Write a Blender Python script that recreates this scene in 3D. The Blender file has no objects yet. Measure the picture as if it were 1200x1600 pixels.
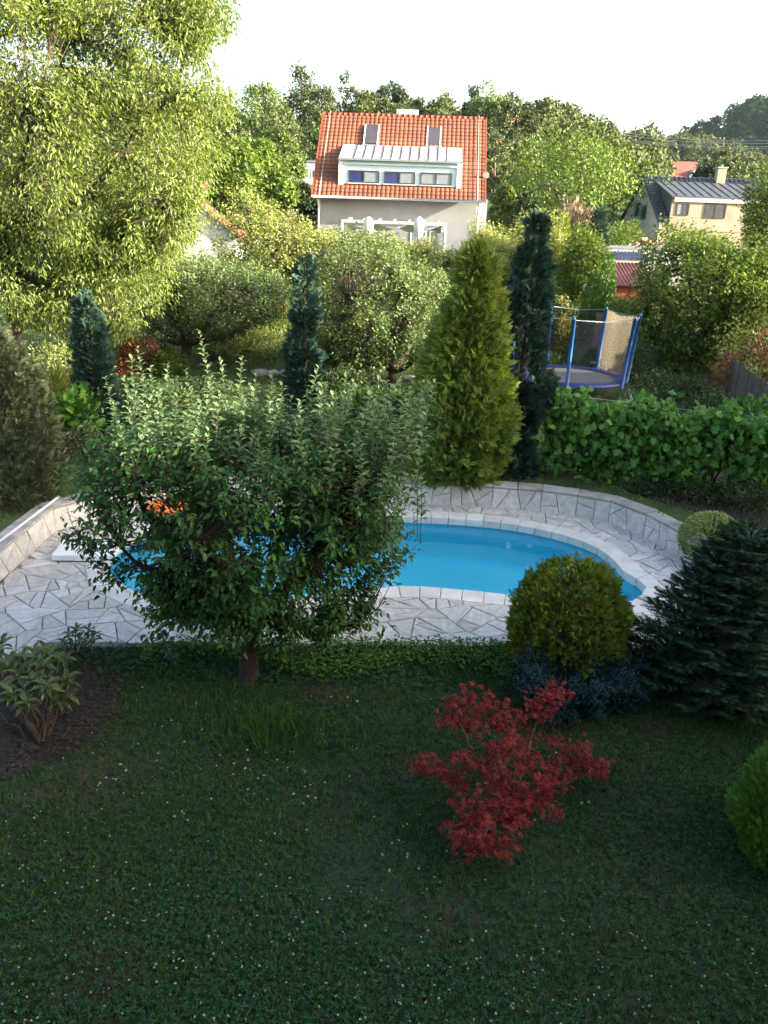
import bpy, bmesh, math, random
import numpy as np
from mathutils import Vector, Matrix
R_ = math.radians
SC = bpy.context.scene
COL = SC.collection

# ------------------------------------------------------------------ camera
CAMH, FPX = 5.6, 1249.0
PITCH, ROLL = R_(20.5), R_(2.0)
cam = bpy.data.objects.new('camera', bpy.data.cameras.new('camera'))
COL.objects.link(cam)
cam.matrix_world = Matrix.Translation((0, 0, CAMH)) @ Matrix.Rotation(R_(90) - PITCH, 4, 'X') @ Matrix.Rotation(ROLL, 4, 'Z')
cam.data.sensor_fit = 'VERTICAL'; cam.data.sensor_height = 24.0
cam.data.lens = FPX / 1600.0 * 24.0
cam.data.clip_start = 0.05; cam.data.clip_end = 6000
SC.camera = cam
# ------------------------------------------------------------------ sky, sun, exposure
SUN_AZ, SUN_EL = R_(77), R_(16.5)          # azimuth measured from straight behind the camera towards the right
S_DIR = Vector((math.sin(SUN_AZ) * math.cos(SUN_EL), -math.cos(SUN_AZ) * math.cos(SUN_EL), math.sin(SUN_EL)))
W = bpy.data.worlds.new('World'); SC.world = W; W.use_nodes = True
nt = W.node_tree
for n in list(nt.nodes): nt.nodes.remove(n)
sky = nt.nodes.new('ShaderNodeTexSky'); sky.sky_type = 'NISHITA'; sky.sun_disc = False
sky.sun_elevation = SUN_EL; sky.sun_rotation = math.atan2(S_DIR.x, S_DIR.y)
sky.altitude = 250; sky.air_density = 1.0; sky.dust_density = 5.0; sky.ozone_density = 0.3
bg = nt.nodes.new('ShaderNodeBackground'); bg.inputs['Strength'].default_value = 0.125
out = nt.nodes.new('ShaderNodeOutputWorld')
nt.links.new(sky.outputs[0], bg.inputs['Color']); nt.links.new(bg.outputs[0], out.inputs['Surface'])
sl = bpy.data.lights.new('sun', 'SUN'); sl.energy = 4.7; sl.angle = R_(0.5); sl.color = (1.0, 0.90, 0.74)
sun = bpy.data.objects.new('sun', sl); COL.objects.link(sun)
sun.rotation_euler = S_DIR.to_track_quat('Z', 'Y').to_euler(); sun.location = (30, -10, 30)
vs = SC.view_settings
SC.display_settings.display_device = 'sRGB'
vs.view_transform = 'Standard'; vs.look = 'None'; vs.exposure = 2.58; vs.gamma = 1.0; vs.use_curve_mapping = False
SC.render.engine = 'CYCLES'
SC.cycles.max_bounces = 6; SC.cycles.diffuse_bounces = 3; SC.cycles.glossy_bounces = 2
SC.cycles.transmission_bounces = 4; SC.cycles.transparent_max_bounces = 8
SC.cycles.caustics_reflective = False; SC.cycles.caustics_refractive = False
SC.cycles.use_denoising = True

# ------------------------------------------------------------------ placing: pixel of the 1200x1600 photograph -> point in the world
_F = np.array([0, math.cos(PITCH), -math.sin(PITCH)]); _U0 = np.array([0, math.sin(PITCH), math.cos(PITCH)]); _R0 = np.array([1., 0, 0])
_R = math.cos(ROLL) * _R0 + math.sin(ROLL) * _U0; _U = -math.sin(ROLL) * _R0 + math.cos(ROLL) * _U0
def ray(px, py): return _F * FPX + _R * (px - 600) + _U * (800 - py)
def gp(px, py, z=0.0):
    d = ray(px, py); t = (z - CAMH) / d[2]; return np.array([0, 0, CAMH]) + d * t
def at(px, py, Y):
    d = ray(px, py); return np.array([0, 0, CAMH]) + d * Y / d[1]
def S(a, b, x): t = np.clip((x - a) / (b - a), 0, 1); return t * t * (3 - 2 * t)
def terr(x, y):
    b = 0.45 + 2.7 * S(20, 50, y) + 0.7 * S(9, 18, x) * S(34, 54, y)
    h = 11.5 * S(64, 128, y) * (1 - 0.86 * S(10, 56, x)) * (1 + 0.12 * np.sin(x * .07))
    return float(b + h)
RNG = np.random.default_rng(7)

# ------------------------------------------------------------------ mesh helpers
def new_obj(name, mesh, mat=None, parent=None):
    o = bpy.data.objects.new(name, mesh); COL.objects.link(o)
    if mat is not None: mesh.materials.append(mat)
    if parent is not None: o.parent = parent
    return o
def tag(o, label=None, cat=None, group=None, kind=None):
    if label: o['label'] = label
    if cat: o['category'] = cat
    if group: o['group'] = group
    if kind: o['kind'] = kind
    return o
def empty(name, loc=(0, 0, 0), rz=0, label=None, cat=None, group=None):
    o = bpy.data.objects.new(name, None); COL.objects.link(o); o.location = [float(v) for v in loc]; o.rotation_euler = (0, 0, rz)
    o.empty_display_size = .2
    return tag(o, label, cat, group)
def copy_tree(o, parent=None):
    c = o.copy(); COL.objects.link(c); c.parent = parent
    for ch in o.children: copy_tree(ch, c)
    return c
class MB:
    """collects polygons, builds one mesh"""
    def __init__(s): s.V = []; s.n = 0; s.L = []; s.T = []; s.Sm = []
    def add(s, V, faces, smooth=False):
        V = np.asarray(V, float).reshape(-1, 3)
        for f in faces: s.L.append(np.asarray(f) + s.n); s.T.append([len(f)]); s.Sm.append([smooth])
        s.V.append(V); s.n += len(V)
    def bulk(s, V, L, T, smooth=False):
        s.V.append(V); s.L.append(L + s.n); s.T.append(T); s.Sm.append(np.full(len(T), smooth)); s.n += len(V)
    def box(s, c, d, rz=0, taper=1.0):
        x, y, z = [v / 2 for v in d]; P = []
        for k, (sx, sy, sz) in enumerate([(-1,-1,-1),(1,-1,-1),(1,1,-1),(-1,1,-1),(-1,-1,1),(1,-1,1),(1,1,1),(-1,1,1)]):
            t = taper if sz > 0 else 1; P.append((sx*x*t, sy*y*t, sz*z))
        P = np.array(P); cz, sn = math.cos(rz), math.sin(rz)
        Q = P.copy(); Q[:,0] = P[:,0]*cz - P[:,1]*sn; Q[:,1] = P[:,0]*sn + P[:,1]*cz
        s.add(Q + np.array(c, float), [(3,2,1,0),(4,5,6,7),(0,1,5,4),(1,2,6,5),(2,3,7,6),(3,0,4,7)]); return s
    def prism(s, poly, z0, z1):
        n = len(poly); V = [(p[0], p[1], z0) for p in poly] + [(p[0], p[1], z1) for p in poly]
        s.add(V, [tuple(range(n-1,-1,-1)), tuple(range(n, 2*n))] + [(i,(i+1)%n,n+(i+1)%n,n+i) for i in range(n)]); return s
    def hexa(s, P):   # 8 points: bottom ring 4, top ring 4
        s.add(P, [(3,2,1,0),(4,5,6,7),(0,1,5,4),(1,2,6,5),(2,3,7,6),(3,0,4,7)]); return s
    def tube(s, pts, rad, sides=7, cap=True):
        pts = np.asarray(pts, float); n = len(pts); rad = np.broadcast_to(np.asarray(rad, float), (n,))
        tg = np.gradient(pts, axis=0); tg /= np.linalg.norm(tg, axis=1)[:, None] + 1e-9
        ref = np.array([0.31, 0.95, 0.07]) if abs(tg[:, 2]).mean() > .6 else np.array([0.05, 0.03, 1.])
        a = np.cross(tg, ref); a /= np.linalg.norm(a, axis=1)[:, None] + 1e-9; b = np.cross(tg, a)
        th = np.arange(sides) * 2 * math.pi / sides
        V = pts[:, None, :] + rad[:, None, None] * (np.cos(th)[None, :, None] * a[:, None, :] + np.sin(th)[None, :, None] * b[:, None, :])
        i = np.arange(n - 1)[:, None] * sides; j = np.arange(sides)[None, :]; j2 = (j + 1) % sides
        Q = np.stack([i + j, i + j2, i + sides + j2, i + sides + j], -1).reshape(-1, 4)
        s.bulk(V.reshape(-1, 3), Q.ravel(), np.full(len(Q), 4), True)
        if cap:
            s.n -= n * sides; s.add(np.zeros((0, 3)), [tuple(range(sides)), tuple(range((n-1)*sides + sides - 1, (n-1)*sides - 1, -1))]); s.n += n * sides
        return s
    def inst(s, tpl, P, D, N, L, Wd):
        """scatter a leaf template: P place, D along, N normal, L length, Wd width"""
        tv, tl, tt = tpl; P = np.asarray(P, float); n = len(P)
        if n == 0: return s
        D = D / (np.linalg.norm(D, axis=1)[:, None] + 1e-9)
        Sd = np.cross(N, D); Sd /= np.linalg.norm(Sd, axis=1)[:, None] + 1e-9; Nn = np.cross(D, Sd)
        L = np.broadcast_to(np.asarray(L, float), (n,)); Wd = np.broadcast_to(np.asarray(Wd, float), (n,))
        V = P[:, None, :] + tv[None, :, 0, None] * (D * L[:, None])[:, None, :] + tv[None, :, 1, None] * (Sd * Wd[:, None])[:, None, :] + tv[None, :, 2, None] * (Nn * L[:, None])[:, None, :]
        k = len(tv); LL = (tl[None, :] + (np.arange(n) * k)[:, None]).ravel()
        s.bulk(V.reshape(-1, 3), LL, np.tile(tt, n)); return s
    def mesh(s, name):
        me = bpy.data.meshes.new(name)
        V = np.concatenate(s.V) if s.V else np.zeros((0, 3)); L = np.concatenate([np.ravel(x) for x in s.L]).astype(np.int32)
        T = np.concatenate([np.ravel(x) for x in s.T]).astype(np.int32); Sm = np.concatenate([np.ravel(x) for x in s.Sm]).astype(bool)
        me.vertices.add(len(V)); me.vertices.foreach_set('co', V.astype(np.float32).ravel())
        me.loops.add(len(L)); me.loops.foreach_set('vertex_index', L)
        me.polygons.add(len(T)); st = np.concatenate([[0], np.cumsum(T)[:-1]]).astype(np.int32)
        me.polygons.foreach_set('loop_start', st); me.polygons.foreach_set('loop_total', T)
        me.polygons.foreach_set('use_smooth', Sm)
        me.update(calc_edges=True); return me
    def build(s, name, mat, parent=None): return new_obj(name, s.mesh(name), mat, parent)
def bevel(o, w=.01, seg=2):
    m = o.modifiers.new('bevel', 'BEVEL'); m.width = w; m.segments = seg; m.limit_method = 'ANGLE'; return o
def tpl(V, F):
    return (np.array(V, float), np.concatenate([np.array(f) for f in F]).astype(np.int64), np.array([len(f) for f in F]))
# leaf templates (u along, v across, w up)
T_RHOMB = tpl([(0,0,0),(.45,.5,.05),(1,0,-.06),(.45,-.5,.05)], [(0,1,2,3)])
T_OVATE = tpl([(0,0,0),(.35,.5,.1),(.72,.36,.02),(1,0,-.14),(.72,-.36,.02),(.35,-.5,.1)], [(0,1,2,3),(0,3,4,5)])
T_LANCE = tpl([(0,0,0),(.4,.5,.05),(1,0,-.12),(.4,-.5,.05)], [(0,1,2),(0,2,3)])
T_APPLE = tpl([(0,0,0),(.3,.46,.10),(.3,0,.04),(.3,-.46,.10),(.68,.40,.02),(.68,0,-.05),(.68,-.40,.02),(1,0,-.30)],
              [(0,2,1),(0,3,2),(1,2,5,4),(2,3,6,5),(4,5,7),(5,6,7)])
def _fan(angles, lens, w, droop=0.0, z=0.0):
    V, F = [], []
    for a, l in zip(angles, lens):
        c, s_ = math.cos(a), math.sin(a); k = len(V)
        V += [(0,0,z), (c*l*.55 - s_*w, s_*l*.55 + c*w, z+.02), (c*l, s_*l, z-droop*l), (c*l*.55 + s_*w, s_*l*.55 - c*w, z+.02)]
        F.append((k, k+3, k+2, k+1))
    return tpl(V, F)
T_PALM = _fan([0, .55, -.55, 1.1, -1.1, 1.75, -1.75], [1, .93, .93, .72, .72, .42, .42], .085, .18)
def _spray(nf, spread, w):
    V, F = [], []
    for i in range(nf):
        t = i / (nf - 1); side = (-1) ** i; b = .08 + .62 * t; a = side * spread * (1 - .35 * t)
        l = .62 * (1 - .45 * t) if i < nf - 1 else .45
        if i == nf - 1: a = 0
        c, s_ = math.cos(a), math.sin(a); k = len(V)
        V += [(b,0,0), (b+c*l*.5 - s_*w, s_*l*.5 + c*w, .03*side), (b+c*l, s_*l, .05*side), (b+c*l*.5 + s_*w, s_*l*.5 - c*w, .03*side)]
        F.append((k, k+3, k+2, k+1))
    k = len(V); V += [(0,0,0), (.4,.035,.02), (.8,0,0), (.4,-.035,.02)]; F.append((k,k+1,k+2,k+3))
    return tpl(V, F)
T_SPRAY = _spray(9, .75, .06)
def _needles(n, nl, w):
    V, F = [], []; r = random.Random(3)
    for i in range(n):
        b = .05 + .9 * i / n; ph = i * 2.4; c, s_ = math.cos(ph), abs(math.sin(ph)) * .7 - .12
        fx = .35 * nl; k = len(V)
        V += [(b, -w*s_, w*c), (b + w, w*s_, -w*c), (b + fx + .1*nl, c * nl, s_ * nl)]; F.append((k, k+1, k+2))
    k = len(V); V += [(0,.02,0), (0,-.02,0), (1,0,0), (0,0,.02)]; F += [(k,k+1,k+2),(k,k+2,k+3),(k+1,k+3,k+2)]
    return tpl(V, F)
T_FIR = _needles(26, .30, .045)
T_JUN = _needles(14, .22, .06)
def _grape():
    out = [(0,-.08),(-.20,.26),(-.02,.52),(.22,.30),(.44,.68),(.56,.28),(.80,.36),(1.08,0)]
    prof = [(0.02,0.04)] + out[1:]
    V = [(.36,0,.0)] + [(u, v, -.10*abs(v)-.05*u) for u, v in prof] + [(u, -v, -.10*abs(v)-.05*u) for u, v in prof[-2::-1]]
    n = len(V) - 1
    return tpl(V, [(0, 1+i, 1+(i+1) % n) for i in range(n)])
T_GRAPE = _grape()
T_BLADE = tpl([(0,-.5,0),(0,.5,0),(.55,.4,-.06),(.55,-.4,-.06),(1,0,-.32)], [(0,1,2,3),(3,2,4)])
def _clover():
    V, F = [], []
    for a in (0, 2.09, 4.19):
        c, s_ = math.cos(a), math.sin(a); k = len(V)
        for (u, v, w) in ((.06,0,0),(.5,-.36,.05),(.95,-.26,.02),(.88,0,-.03),(.95,.26,.02),(.5,.36,.05)):
            V.append((c*u - s_*v, s_*u + c*v, w))
        F.append(tuple(range(k, k+6)))
    return tpl(V, F)
T_CLOVER = _clover()
def rnd(n, s=1.0): return RNG.normal(size=(n, 3)) * s
def unit(v): return v / (np.linalg.norm(v, axis=-1, keepdims=True) + 1e-9)
def wob(P, f, ph=0.0):
    """cheap smooth noise -1..1"""
    x, y, z = P[..., 0] * f, P[..., 1] * f, P[..., 2] * f if P.shape[-1] > 2 else 0
    return (np.sin(x*1.1 + 1.7*np.sin(y*.9 + ph) + ph) + np.sin(y*1.3 + 1.5*np.sin(z*1.1 + x*.4) + 2*ph) + np.sin(z*1.2 + 1.3*np.sin(x*1.2 + y*.3) + ph*.5)) / 3

# ------------------------------------------------------------------ materials
MATS = {}
def nodes_of(name):
    m = bpy.data.materials.new(name); m.use_nodes = True; t = m.node_tree
    for n in list(t.nodes): t.nodes.remove(n)
    o = t.nodes.new('ShaderNodeOutputMaterial'); MATS[name] = m
    return m, t, o
def N(t, typ, **kw):
    n = t.nodes.new(typ)
    for k, v in kw.items():
        if k.startswith('_'): setattr(n, k[1:], v)
        else: n.inputs[k].default_value = v
    return n
def ramp(t, fac, stops):
    r = t.nodes.new('ShaderNodeValToRGB'); e = r.color_ramp.elements
    while len(e) < len(stops): e.new(.5)
    for k, (p, c) in enumerate(stops): e[k].position = p; e[k].color = (*c, 1) if len(c) == 3 else c
    t.links.new(fac, r.inputs['Fac']); return r.outputs['Color']
def noise(t, scale, detail=3, rough=.55, coord='Object', vec=None):
    n = t.nodes.new('ShaderNodeTexNoise'); n.inputs['Scale'].default_value = scale; n.inputs['Detail'].default_value = detail; n.inputs['Roughness'].default_value = rough
    if vec is None:
        tc = t.nodes.new('ShaderNodeTexCoord'); vec = tc.outputs[coord]
    t.links.new(vec, n.inputs['Vector']); return n.outputs['Fac']
def mixc(t, fac, a, b, mode='MIX'):
    n = t.nodes.new('ShaderNodeMix'); n.data_type = 'RGBA'; n.blend_type = mode
    for k, v in ((0, fac), (6, a), (7, b)):
        if isinstance(v, (int, float)): n.inputs[k].default_value = v
        elif isinstance(v, tuple): n.inputs[k].default_value = (*v, 1)
        else: t.links.new(v, n.inputs[k])
    return n.outputs[2]
def bump(t, h, strength=.4, dist=.02):
    b = t.nodes.new('ShaderNodeBump'); b.inputs['Strength'].default_value = strength; b.inputs['Distance'].default_value = dist
    t.links.new(h, b.inputs['Height']); return b.outputs['Normal']
def leaf_mat(name, cols, trans=.3, rough=.5, back=None, patch=None, tcol=None, spec=.35):
    m, t, o = nodes_of(name)
    g = t.nodes.new('ShaderNodeNewGeometry')
    c = ramp(t, g.outputs['Random Per Island'], [(i / (len(cols) - 1), q) for i, q in enumerate(cols)])
    if patch:
        nz = noise(t, patch[0], 2, .5, 'Object'); f = t.nodes.new('ShaderNodeMapRange'); f.inputs[1].default_value = patch[2]; f.inputs[2].default_value = patch[2] + .12
        t.links.new(nz, f.inputs[0]); c = mixc(t, f.outputs[0], c, patch[1])
    if back: c = mixc(t, g.outputs['Backfacing'], c, back)
    p = N(t, 'ShaderNodeBsdfPrincipled', Roughness=rough); p.inputs['Specular IOR Level'].default_value = spec
    t.links.new(c, p.inputs['Base Color'])
    if trans > 0:
        tr = t.nodes.new('ShaderNodeBsdfTranslucent'); tc = mixc(t, 1.0, c, tcol or (1.25, 1.15, .55), 'MULTIPLY'); t.links.new(tc, tr.inputs['Color'])
        mx = N(t, 'ShaderNodeMixShader', Fac=trans); t.links.new(p.outputs[0], mx.inputs[1]); t.links.new(tr.outputs[0], mx.inputs[2])
        t.links.new(mx.outputs[0], o.inputs['Surface'])
    else: t.links.new(p.outputs[0], o.inputs['Surface'])
    return m
def surf_mat(name, c1, c2, scale=4, rough=.7, bmp=.2, bscale=None, coord='Object', detail=5, spec=.4, metal=0, c3=None, stain=None, island=0.0):
    m, t, o = nodes_of(name)
    nz = noise(t, scale, detail, .6, coord)
    c = ramp(t, nz, [(.3, c1), (.7, c2)] if c3 is None else [(.25, c1), (.5, c2), (.75, c3)])
    if stain:
        n2 = noise(t, stain[0], 6, .65, coord); r2 = ramp(t, n2, [(stain[2], (0,0,0)), (stain[2] + .15, (1,1,1))])
        c = mixc(t, r2, c, stain[1])
    if island:
        g = t.nodes.new('ShaderNodeNewGeometry'); oi = t.nodes.new('ShaderNodeObjectInfo')
        a = t.nodes.new('ShaderNodeMath'); a.operation = 'ADD'; t.links.new(g.outputs['Random Per Island'], a.inputs[0]); t.links.new(oi.outputs['Random'], a.inputs[1])
        fr = t.nodes.new('ShaderNodeMath'); fr.operation = 'FRACT'; t.links.new(a.outputs[0], fr.inputs[0])
        gr = ramp(t, fr.outputs[0], [(0, (1-island,)*3), (1, (1+island*.4,)*3)]); c = mixc(t, 1.0, c, gr, 'MULTIPLY')
    p = N(t, 'ShaderNodeBsdfPrincipled', Roughness=rough, Metallic=metal); p.inputs['Specular IOR Level'].default_value = spec
    t.links.new(c, p.inputs['Base Color'])
    if bmp:
        b = noise(t, bscale or scale * 6, 4, .6, coord); t.links.new(bump(t, b, bmp), p.inputs['Normal'])
    t.links.new(p.outputs[0], o.inputs['Surface']); return m

# lawn, soil, beds
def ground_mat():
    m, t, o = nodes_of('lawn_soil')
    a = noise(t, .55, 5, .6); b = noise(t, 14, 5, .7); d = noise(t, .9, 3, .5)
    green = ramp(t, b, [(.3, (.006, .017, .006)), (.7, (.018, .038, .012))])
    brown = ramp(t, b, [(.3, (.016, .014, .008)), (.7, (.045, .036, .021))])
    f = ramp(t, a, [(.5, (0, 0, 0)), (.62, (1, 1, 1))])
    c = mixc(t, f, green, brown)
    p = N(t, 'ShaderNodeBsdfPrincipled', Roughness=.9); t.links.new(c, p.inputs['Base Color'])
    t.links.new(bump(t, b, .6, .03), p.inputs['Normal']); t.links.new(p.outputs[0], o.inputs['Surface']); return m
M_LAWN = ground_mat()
M_TERR = surf_mat('garden_grass', (.025, .05, .011), (.055, .088, .02), 1.2, .9, .5, 30, stain=(.35, (.05, .042, .024), .56))
M_HILL = surf_mat('hill_soil', (.012, .026, .012), (.02, .036, .016), .05, .95, 0)
M_MULCH = surf_mat('bark_mulch', (.010, .008, .006), (.035, .026, .019), 30, .9, .8, 60)
M_CHIP = surf_mat('bark_chip', (.018, .013, .010), (.06, .045, .034), 8, .85, .2, island=.5)
M_BARK = surf_mat('bark', (.03, .021, .015), (.085, .062, .045), 9, .9, .8, 28)
M_BARKR = surf_mat('bark_reddish', (.014, .008, .006), (.035, .019, .013), 9, .9, .8, 30)
M_BARKL = surf_mat('bark_light', (.12, .085, .055), (.28, .2, .13), 6, .9, .6, 25)
M_PINEB = surf_mat('bark_pine', (.10, .05, .028), (.22, .11, .06), 3, .9, .4, 15)
def marble(name, c1, c2, vein, dirt, island):
    m, t, o = nodes_of(name)
    tc = t.nodes.new('ShaderNodeTexCoord'); oi = t.nodes.new('ShaderNodeObjectInfo')
    mp = t.nodes.new('ShaderNodeMapping'); mp.inputs['Scale'].default_value = (2.0, 9.0, 6.0); t.links.new(tc.outputs['Object'], mp.inputs['Vector'])
    rv = t.nodes.new('ShaderNodeVectorRotate'); rv.rotation_type = 'Z_AXIS'; ml = N(t, 'ShaderNodeMath', _operation='MULTIPLY'); ml.inputs[1].default_value = 3.0; t.links.new(oi.outputs['Random'], ml.inputs[0])
    t.links.new(tc.outputs['Object'], rv.inputs['Vector']); t.links.new(ml.outputs[0], rv.inputs['Angle']); t.links.new(rv.outputs[0], mp.inputs['Vector'])
    nz = noise(t, 1.3, 6, .65, vec=mp.outputs[0]); c = ramp(t, nz, [(.30, vein), (.46, c1), (.68, c2)])
    n2 = noise(t, 1.1, 6, .65); c = mixc(t, ramp(t, n2, [(.52, (0, 0, 0)), (.72, (.8, .8, .8))]), c, dirt)
    n3 = noise(t, 26, 4, .7); c = mixc(t, 1.0, c, ramp(t, n3, [(.25, (.72, .72, .72)), (.6, (1.05, 1.05, 1.05))]), 'MULTIPLY')
    c = mixc(t, 1.0, c, ramp(t, oi.outputs['Random'], [(0, (1 - island,) * 3), (1, (1 + island * .4,) * 3)]), 'MULTIPLY')
    p = N(t, 'ShaderNodeBsdfPrincipled', Roughness=.6); t.links.new(c, p.inputs['Base Color']); t.links.new(bump(t, n3, .35), p.inputs['Normal']); t.links.new(p.outputs[0], o.inputs['Surface']); return m
M_PATH = marble('marble_paving', (.49, .475, .455), (.63, .61, .58), (.385, .375, .355), (.38, .36, .33), .2)
M_JOINT = surf_mat('joint_mortar', (.13, .125, .115), (.25, .24, .22), 14, .95, .5, 50)
M_WALLS = marble('marble_cladding', (.56, .55, .535), (.72, .71, .69), (.46, .45, .435), (.45, .43, .40), .14)
M_CAP = surf_mat('weathered_cap', (.24, .235, .22), (.44, .43, .41), 3.5, .8, .4, 30, stain=(2, (.11, .105, .09), .6), island=.2)
M_COPE = surf_mat('concrete_coping', (.50, .49, .46), (.66, .65, .62), 3, .65, .2, 40, island=.1)
M_WHITEP = surf_mat('white_plastic', (.68, .7, .72), (.76, .77, .78), 2, .35, 0)
def liner():
    m, t, o = nodes_of('pool_liner')
    c = ramp(t, noise(t, .8, 3), [(.3, (.09, .76, .98)), (.7, (.12, .80, .99))])
    p = N(t, 'ShaderNodeBsdfPrincipled', Roughness=.5); t.links.new(c, p.inputs['Base Color']); t.links.new(p.outputs[0], o.inputs['Surface']); return m
M_LINER = liner()
def water():
    m, t, o = nodes_of('pool_water')
    tr = N(t, 'ShaderNodeBsdfTransparent'); tr.inputs['Color'].default_value = (.92, .985, .995, 1)
    gl = N(t, 'ShaderNodeBsdfGlossy', Roughness=.03); gl.inputs['Color'].default_value = (1, 1, 1, 1)
    nb = bump(t, noise(t, 2.4, 3), .10, .05); t.links.new(nb, gl.inputs['Normal'])
    fr = N(t, 'ShaderNodeFresnel', IOR=1.33); t.links.new(nb, fr.inputs['Normal'])
    mx = t.nodes.new('ShaderNodeMixShader'); t.links.new(fr.outputs[0], mx.inputs[0]); t.links.new(tr.outputs[0], mx.inputs[1]); t.links.new(gl.outputs[0], mx.inputs[2])
    t.links.new(mx.outputs[0], o.inputs['Surface']); return m
M_WATER = water()
M_ORANGE = surf_mat('orange_vinyl', (.75, .16, .02), (.85, .22, .03), 2, .4, 0)
# foliage
L_APPLE = leaf_mat('apple_leaf', [(.014, .055, .011), (.032, .095, .018), (.065, .15, .03)], .25, .5, back=(.075, .12, .05), spec=.2)
L_SHOOT = leaf_mat('apple_shoot_leaf', [(.05, .11, .03), (.10, .175, .065), (.20, .27, .14)], .25, .65, back=(.24, .30, .18), spec=.15)
L_BIG = leaf_mat('long_leaf', [(0.072, 0.132, 0.0128), (0.136, 0.2, 0.024), (0.24, 0.296, 0.052)], .4, .45, back=(0.16, 0.208, 0.06))
L_ORCH = leaf_mat('orchard_leaf', [(.045, .10, .016), (.10, .175, .032), (.19, .27, .07)], .32, .55, back=(.15, .21, .09), spec=.2)
L_PALE = leaf_mat('pale_leaf', [(.15, .20, .035), (.24, .29, .065), (.35, .39, .12)], .35, .55, back=(.30, .34, .13), spec=.2)
L_BRIGHT = leaf_mat('bright_leaf', [(0.056, 0.112, 0.0112), (0.096, 0.16, 0.0192), (0.152, 0.216, 0.032)], .35, .5)
L_MID = leaf_mat('mid_leaf', [(0.044, 0.084, 0.0144), (0.08, 0.128, 0.024), (0.128, 0.176, 0.04)], .3, .5)
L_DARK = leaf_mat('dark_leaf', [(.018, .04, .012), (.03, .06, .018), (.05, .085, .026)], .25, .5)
L_THUJA = leaf_mat('golden_thuja', [(0.0806, 0.1274, 0.0182), (0.156, 0.221, 0.0312), (0.299, 0.377, 0.0585)], .2, .6)
L_GLOBE = leaf_mat('globe_thuja', [(.062, .098, .012), (.125, .175, .022), (.22, .275, .04)], .12, .65, spec=.15)
L_GREENT = leaf_mat('green_thuja', [(.05, .13, .016), (.08, .19, .024), (.13, .26, .04)], .15, .6)
L_YEW = leaf_mat('dull_thuja', [(.028, .040, .016), (.05, .066, .026), (.12, .14, .075)], .15, .6)
L_BLUE = leaf_mat('blue_cypress', [(.012, .036, .023), (.024, .058, .038), (.055, .108, .078)], .1, .6, spec=.15)
L_JUN = leaf_mat('blue_juniper', [(.008, .028, .032), (.014, .040, .046), (.028, .062, .068)], .05, .8, spec=.06)
L_FIR = leaf_mat('fir_needle', [(.006, .020, .011), (.012, .034, .016), (.022, .056, .024)], .08, .5)
L_FIRT = leaf_mat('fir_new_needle', [(.03, .085, .035), (.05, .12, .045)], .1, .5)
L_BUX = leaf_mat('variegated_leaf', [(.14, .22, .05), (.24, .31, .10), (.38, .42, .18)], .2, .6, spec=.2)
L_MAPLE = leaf_mat('red_maple_leaf', [(.075, .007, .011), (.155, .014, .021), (.22, .028, .034), (.22, .065, .03)], .3, .8, tcol=(1.3, .6, .6), spec=.1)
L_RHODO = leaf_mat('rhododendron_leaf', [(.026, .05, .013), (.045, .075, .02), (.08, .11, .033)], .15, .4)
L_GRAPE = leaf_mat('grape_leaf', [(.028, .10, .014), (.055, .16, .024), (.09, .22, .036), (.17, .30, .05)], .32, .5, spec=.2)
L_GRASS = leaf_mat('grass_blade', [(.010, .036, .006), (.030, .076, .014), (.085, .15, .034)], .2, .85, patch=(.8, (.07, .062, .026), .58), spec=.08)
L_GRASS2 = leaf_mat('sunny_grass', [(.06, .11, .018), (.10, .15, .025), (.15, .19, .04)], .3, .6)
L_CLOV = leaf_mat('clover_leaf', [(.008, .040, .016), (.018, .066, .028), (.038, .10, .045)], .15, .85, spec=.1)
L_COVER = leaf_mat('ground_cover_leaf', [(.03, .085, .014), (.06, .15, .026), (.11, .22, .045)], .25, .7, spec=.15)
L_PETAL = leaf_mat('white_petal', [(.30, .31, .26), (.52, .52, .46)], .2, .8)
L_REDB = leaf_mat('copper_leaf', [(0.104, 0.028, 0.0144), (0.176, 0.052, 0.024), (0.24, 0.08, 0.04)], .25, .5)
L_YEL = leaf_mat('yellow_leaf', [(0.208, 0.192, 0.024), (0.304, 0.264, 0.04)], .3, .5)
L_REDF = leaf_mat('red_flower', [(0.336, 0.04, 0.032), (0.44, 0.096, 0.064)], .2, .6)
L_DRY = leaf_mat('dry_twig', [(0.176, 0.128, 0.08), (0.256, 0.192, 0.128)], .1, .8)
L_PINE = leaf_mat('pine_needle', [(0.048, 0.068, 0.0256), (0.072, 0.096, 0.036), (0.112, 0.136, 0.052)], .15, .6)
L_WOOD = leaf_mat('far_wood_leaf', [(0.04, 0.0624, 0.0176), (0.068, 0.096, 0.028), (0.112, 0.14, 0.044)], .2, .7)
L_WOOD2 = leaf_mat('shaded_wood_leaf', [(.010, .040, .016), (.018, .058, .022), (.03, .08, .03)], .1, .9, spec=.03)
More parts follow.
